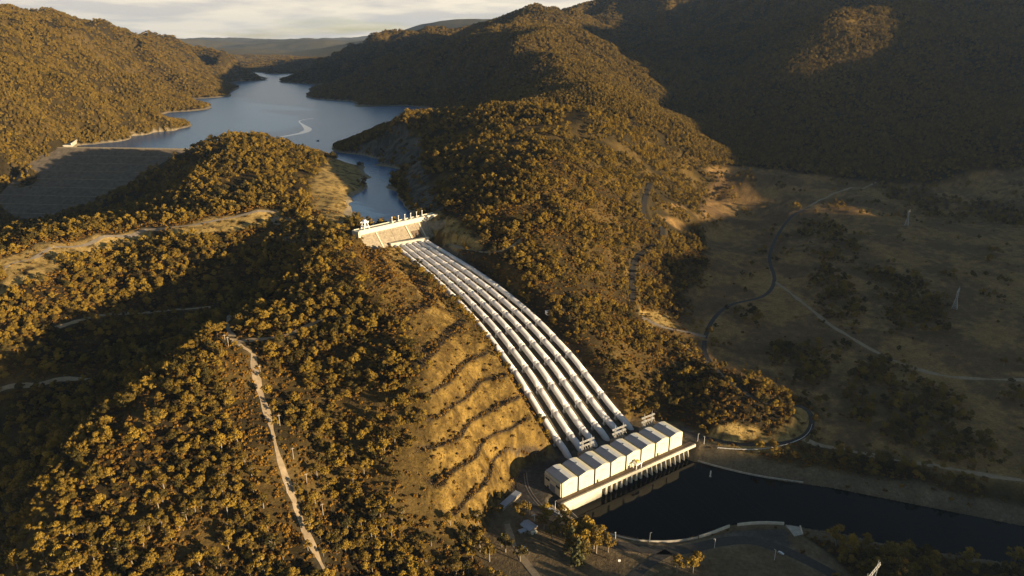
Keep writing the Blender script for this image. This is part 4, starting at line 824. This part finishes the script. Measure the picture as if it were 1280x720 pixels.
# far forest, spacing grows with distance
m = 270000; V_ = RNG.uniform(math.log(1700), math.log(9500), m); U_ = RNG.uniform(-.9, .9, m); FY = np.exp(V_); FX = U_ * FY
fd = at_grid(forest, FX, FY) > RNG.uniform(.02, 1, m); FX, FY = FX[fd], FY[fd]; FZ = hz(FX, FY)
fo = obj_('gum_tree', None); 
ft = [plant('gum_tree', FARM[i], TRK[i], at_z(*q, 150)[:2], .9, i, lb, group=None) for i, (q, lb) in enumerate((((30, 196), 'round gum tree in the lit clump at the far left end of the rockfill dam'), ((45, 200), 'gum tree at the shaded edge below the far left end of the rockfill dam'), ((18, 192), 'gum tree beside the road left of the rockfill dam')))]
bpy.data.objects.remove(fo)
gn_scatter('far_forest', FX, FY, FZ - .5, RNG.uniform(.75, 1.2, len(FX)) * np.clip(FY / 2500, .85, 2.4), RNG.uniform(0, 6.28, len(FX)), [t.children[0] for t in ft], zmax=1.15)
# understory and scrub
und = np.maximum.reduce([forest * .8, terrm * (.26 + .38 * bench) * .8, terrm * smooth(540, 490, 640 + CF * GX / (GY * .944 + 110)) * .75, cutbank * .12, bankm * .06 * (1 - yardm), ease * .85, grove2 * .7, grass * .03]) * (1 - wet) * (~in_tr) * smooth(-.5, 1.5, road_d) * (1 - yardm)
SX, SY = scatter(3.6, 330, 1150, und, .8); SZ = hz(SX, SY)
shp = [];
for i, (q, lb) in enumerate((((584, 622), 'brown bush at the foot of the lowest bench of the terraced bank'), ((607, 648), 'brown bush left of the long shelter below the terraced bank'), ((1005, 690), 'brown bush on the verge right of the boat ramp'))):
    p = at_z(*q, 8); t = thing('bush', lb, 'bush', (p[0], p[1], float(hz(p[0], p[1])) - .2), i, 'bushes'); t.scale = (1.3,) * 3; del t['group']; shp.append(obj_('foliage', SHR[i], t))
gn_scatter('scrub', SX, SY, SZ - .2, RNG.uniform(.6, 1.5, len(SX)), RNG.uniform(0, 6.28, len(SX)), shp)
# straw tussocks on the benched bank, one joined mesh
TX, TY = scatter(1.5, 480, 1000, np.maximum(terrm * .8, cutbank * .35) * (1 - wet) * (~in_tr), .4); TZ = hz(TX, TY); k = len(TX); hgt = RNG.uniform(.35, 1.0, k); V = []
for j in range(4):
    a = RNG.uniform(0, 6.28, k); w = hgt * .55
    V.append(np.stack([np.stack([TX - np.cos(a) * w, TY - np.sin(a) * w, TZ - .1], -1), np.stack([TX + np.cos(a) * w, TY + np.sin(a) * w, TZ - .1], -1), np.stack([TX + RNG.uniform(-.5, .5, k), TY + RNG.uniform(-.5, .5, k), TZ + hgt], -1)], 1))
V = np.concatenate(V).reshape(-1, 3); me = bpy.data.meshes.new('tussock_grass'); me.from_pydata(V.tolist(), [], np.arange(len(V)).reshape(-1, 3).tolist()); me.materials.append(mat('straw', (.24, .15, .04), .9, .3, .15))
o = bpy.data.objects.new('tussock_grass', me); COL.objects.link(o); tag(o, kind='stuff')
# broken rock along the water's edge of the pond, one joined mesh
KX, KY = scatter(1.7, 430, 760, ((d_pond > -1.5) & (d_pond < 7)).astype(float) * (.35 + .6 * smooth(-.3, .4, n4)), .95); k = len(KX); KZ = hz(KX, KY); sz = RNG.uniform(.35, 1.1, k)
oc = np.array([(1, 0, 0), (0, 1, 0), (-1, 0, 0), (0, -1, 0), (0, 0, .8), (0, 0, -.8)]); of = np.array([(0, 1, 4), (1, 2, 4), (2, 3, 4), (3, 0, 4), (1, 0, 5), (2, 1, 5), (3, 2, 5), (0, 3, 5)])
V = (oc[None] * sz[:, None, None] * RNG.uniform(.6, 1.3, (k, 6, 1)) + RNG.uniform(-.2, .2, (k, 6, 3)) + np.stack([KX, KY, KZ], -1)[:, None]).reshape(-1, 3); F = (of[None] + 6 * np.arange(k)[:, None, None]).reshape(-1, 3)
me = bpy.data.meshes.new('bank_rubble'); me.from_pydata(V.tolist(), [], F.tolist()); me.materials.append(mat('bank_stone', (.24, .19, .13), .95, .3, .2))
o = bpy.data.objects.new('bank_rubble', me); COL.objects.link(o); tag(o, kind='stuff')
# single trees of the park and the verges
PARK = [("653 654", 1.0, "left of the blue-grey roofed house"), ("683 652", .85, "between the house and the white coach"), ("680 662", .7, "right of the pump hut"), ("702 650", .7, "just below the white coach"),
        ("733 668", .85, "leaning over the yard road at the right of the park"), ("723 672", .9, "second from the yard road in the park"), ("737 682", .9, "at the right edge of the park clump"), ("745 692", .9, "lowest right of the park clump"),
        ("730 692", 1.0, "in the middle of the park clump"), ("760 690", .75, "on the right rim of the park clump"), ("624 647", .6, "small, beside the lower end of the long shelter"), ("632 690", .8, "bottom left by the park lane"),
        ("866 716", .7, "left of the pair at the bottom edge right of the road fork"), ("846 716", .75, "at the bottom edge left of the brown clearing"), ("872 706", .6, "upper one of the clump right of the road fork"), ("1046 676", .95, "tall and brown-lit beside the pond right of the boat ramp"), ("1268 702", .9, "alone at the pond's lower right shore")]
PARK += [("735 675", 1.0, "under the yard road in the heart of the park clump"), ("742 686", 1.0, "second from the right rim of the park clump"), ("718 695", 1.0, "in front of the taller dark cypress"), ("708 660", .8, "between the coach and the small cypress"), ("690 676", .7, "alone on the lawn below the pump hut"), ("716 678", 1.0, "at the top of the park clump beside the dark cypresses"), ("752 680", .8, "overhanging the kerb in the park"), ("728 703", 1.0, "low in the front of the park clump"), ("697 668", .7, "on the lawn left of the cypresses"), ("650 702", .7, "bottom edge of the park lane"), ("612 702", .8, "in the shade left of the park lane"), ("600 690", .9, "at the foot of the wooded slope left of the park"), ("1062 688", .9, "behind the tall tree right of the boat ramp")]
for i, (s, sc, w) in enumerate(PARK): plant('gum_tree', GUM[i % 5], TRK[i % 5], at_z(*map(float, s.split()), 7)[:2], sc * 1.85, i * 1.3, 'gum tree ' + w, group='single trees of the yard')
for s, sc, w in (("713 690", 1.9, "left"), ("721 706", 1.9, "right and lower"), ("708 672", 1.3, "small upper")): plant('cypress_tree', CYP, PTR, at_z(*map(float, s.split()), 7)[:2], sc, sc, f'dark cypress tree, the {w} one of the park clump', group='cypresses of the park')
plant('poplar_tree', POP, PTR, at_z(627, 684, 7)[:2], .95, 0, 'yellow-green poplar tree at the left edge of the park', sz=1.1)
KN = [("1017 356", "at the left end of the knoll grove below the road bend"), ("1026 352", "second from the left in the knoll grove"), ("1048 345", "above the middle of the knoll grove"), ("1085 360", "in the lit pair in the gully right of the gravel road"), ("1094 366", "right one of the lit pair in the gully"),
      ("1062 372", "upper left of a loose triangle above the gravel road"), ("1080 380", "right of the loose triangle above the gravel road"), ("1056 392", "left of the gravel road's upper straight"), ("1067 400", "just above the gravel road"), ("1069 410", "nearest above the gravel road"),
      ("1103 372", "on the warm slope left of the near pylon"), ("1115 345", "at the top of the warm slope"), ("1122 352", "right behind the tree at the top of the warm slope"), ("1142 362", "on the open brow left of the near pylon"), ("1178 402", "small dark one below the near pylon"),
      ("1223 300", "alone far out on the right grassland with a dark foot"), ("1131 270", "alone above the far pylon"), ("1084 298", "at the tip of the sunlit tongue of grass"), ("1064 490", "alone on the lit verge above the hairpin bend"), ("1254 458", "alone under the gravel road at the far right")]
for i, (s, w) in enumerate(KN):
    p = hit(*map(float, s.split())); plant('gum_tree', GUM[i % 5], TRK[i % 5], p[:2], .85 + .3 * ((i * 7) % 5) / 5, i, 'gum tree ' + w, group='lone gum trees of the grassland')
# ------------------------------------------------------------------ evening haze
hb = MB().box(-33000, 33000, -1500, 33500, -20, 1400).build('haze', None); tag(hb, kind='stuff')
hm = bpy.data.materials.new('haze'); hm.use_nodes = True; nt = hm.node_tree; nt.nodes.remove(nt.nodes["Principled BSDF"]); vo = nt.nodes.new("ShaderNodeVolumePrincipled")
vo.inputs["Color"].default_value = (.46, .66, 1.0, 1); vo.inputs["Density"].default_value = 1.6e-5; vo.inputs["Anisotropy"].default_value = .2
nt.links.new(vo.outputs[0], nt.nodes["Material Output"].inputs["Volume"]); hb.data.materials.append(hm)
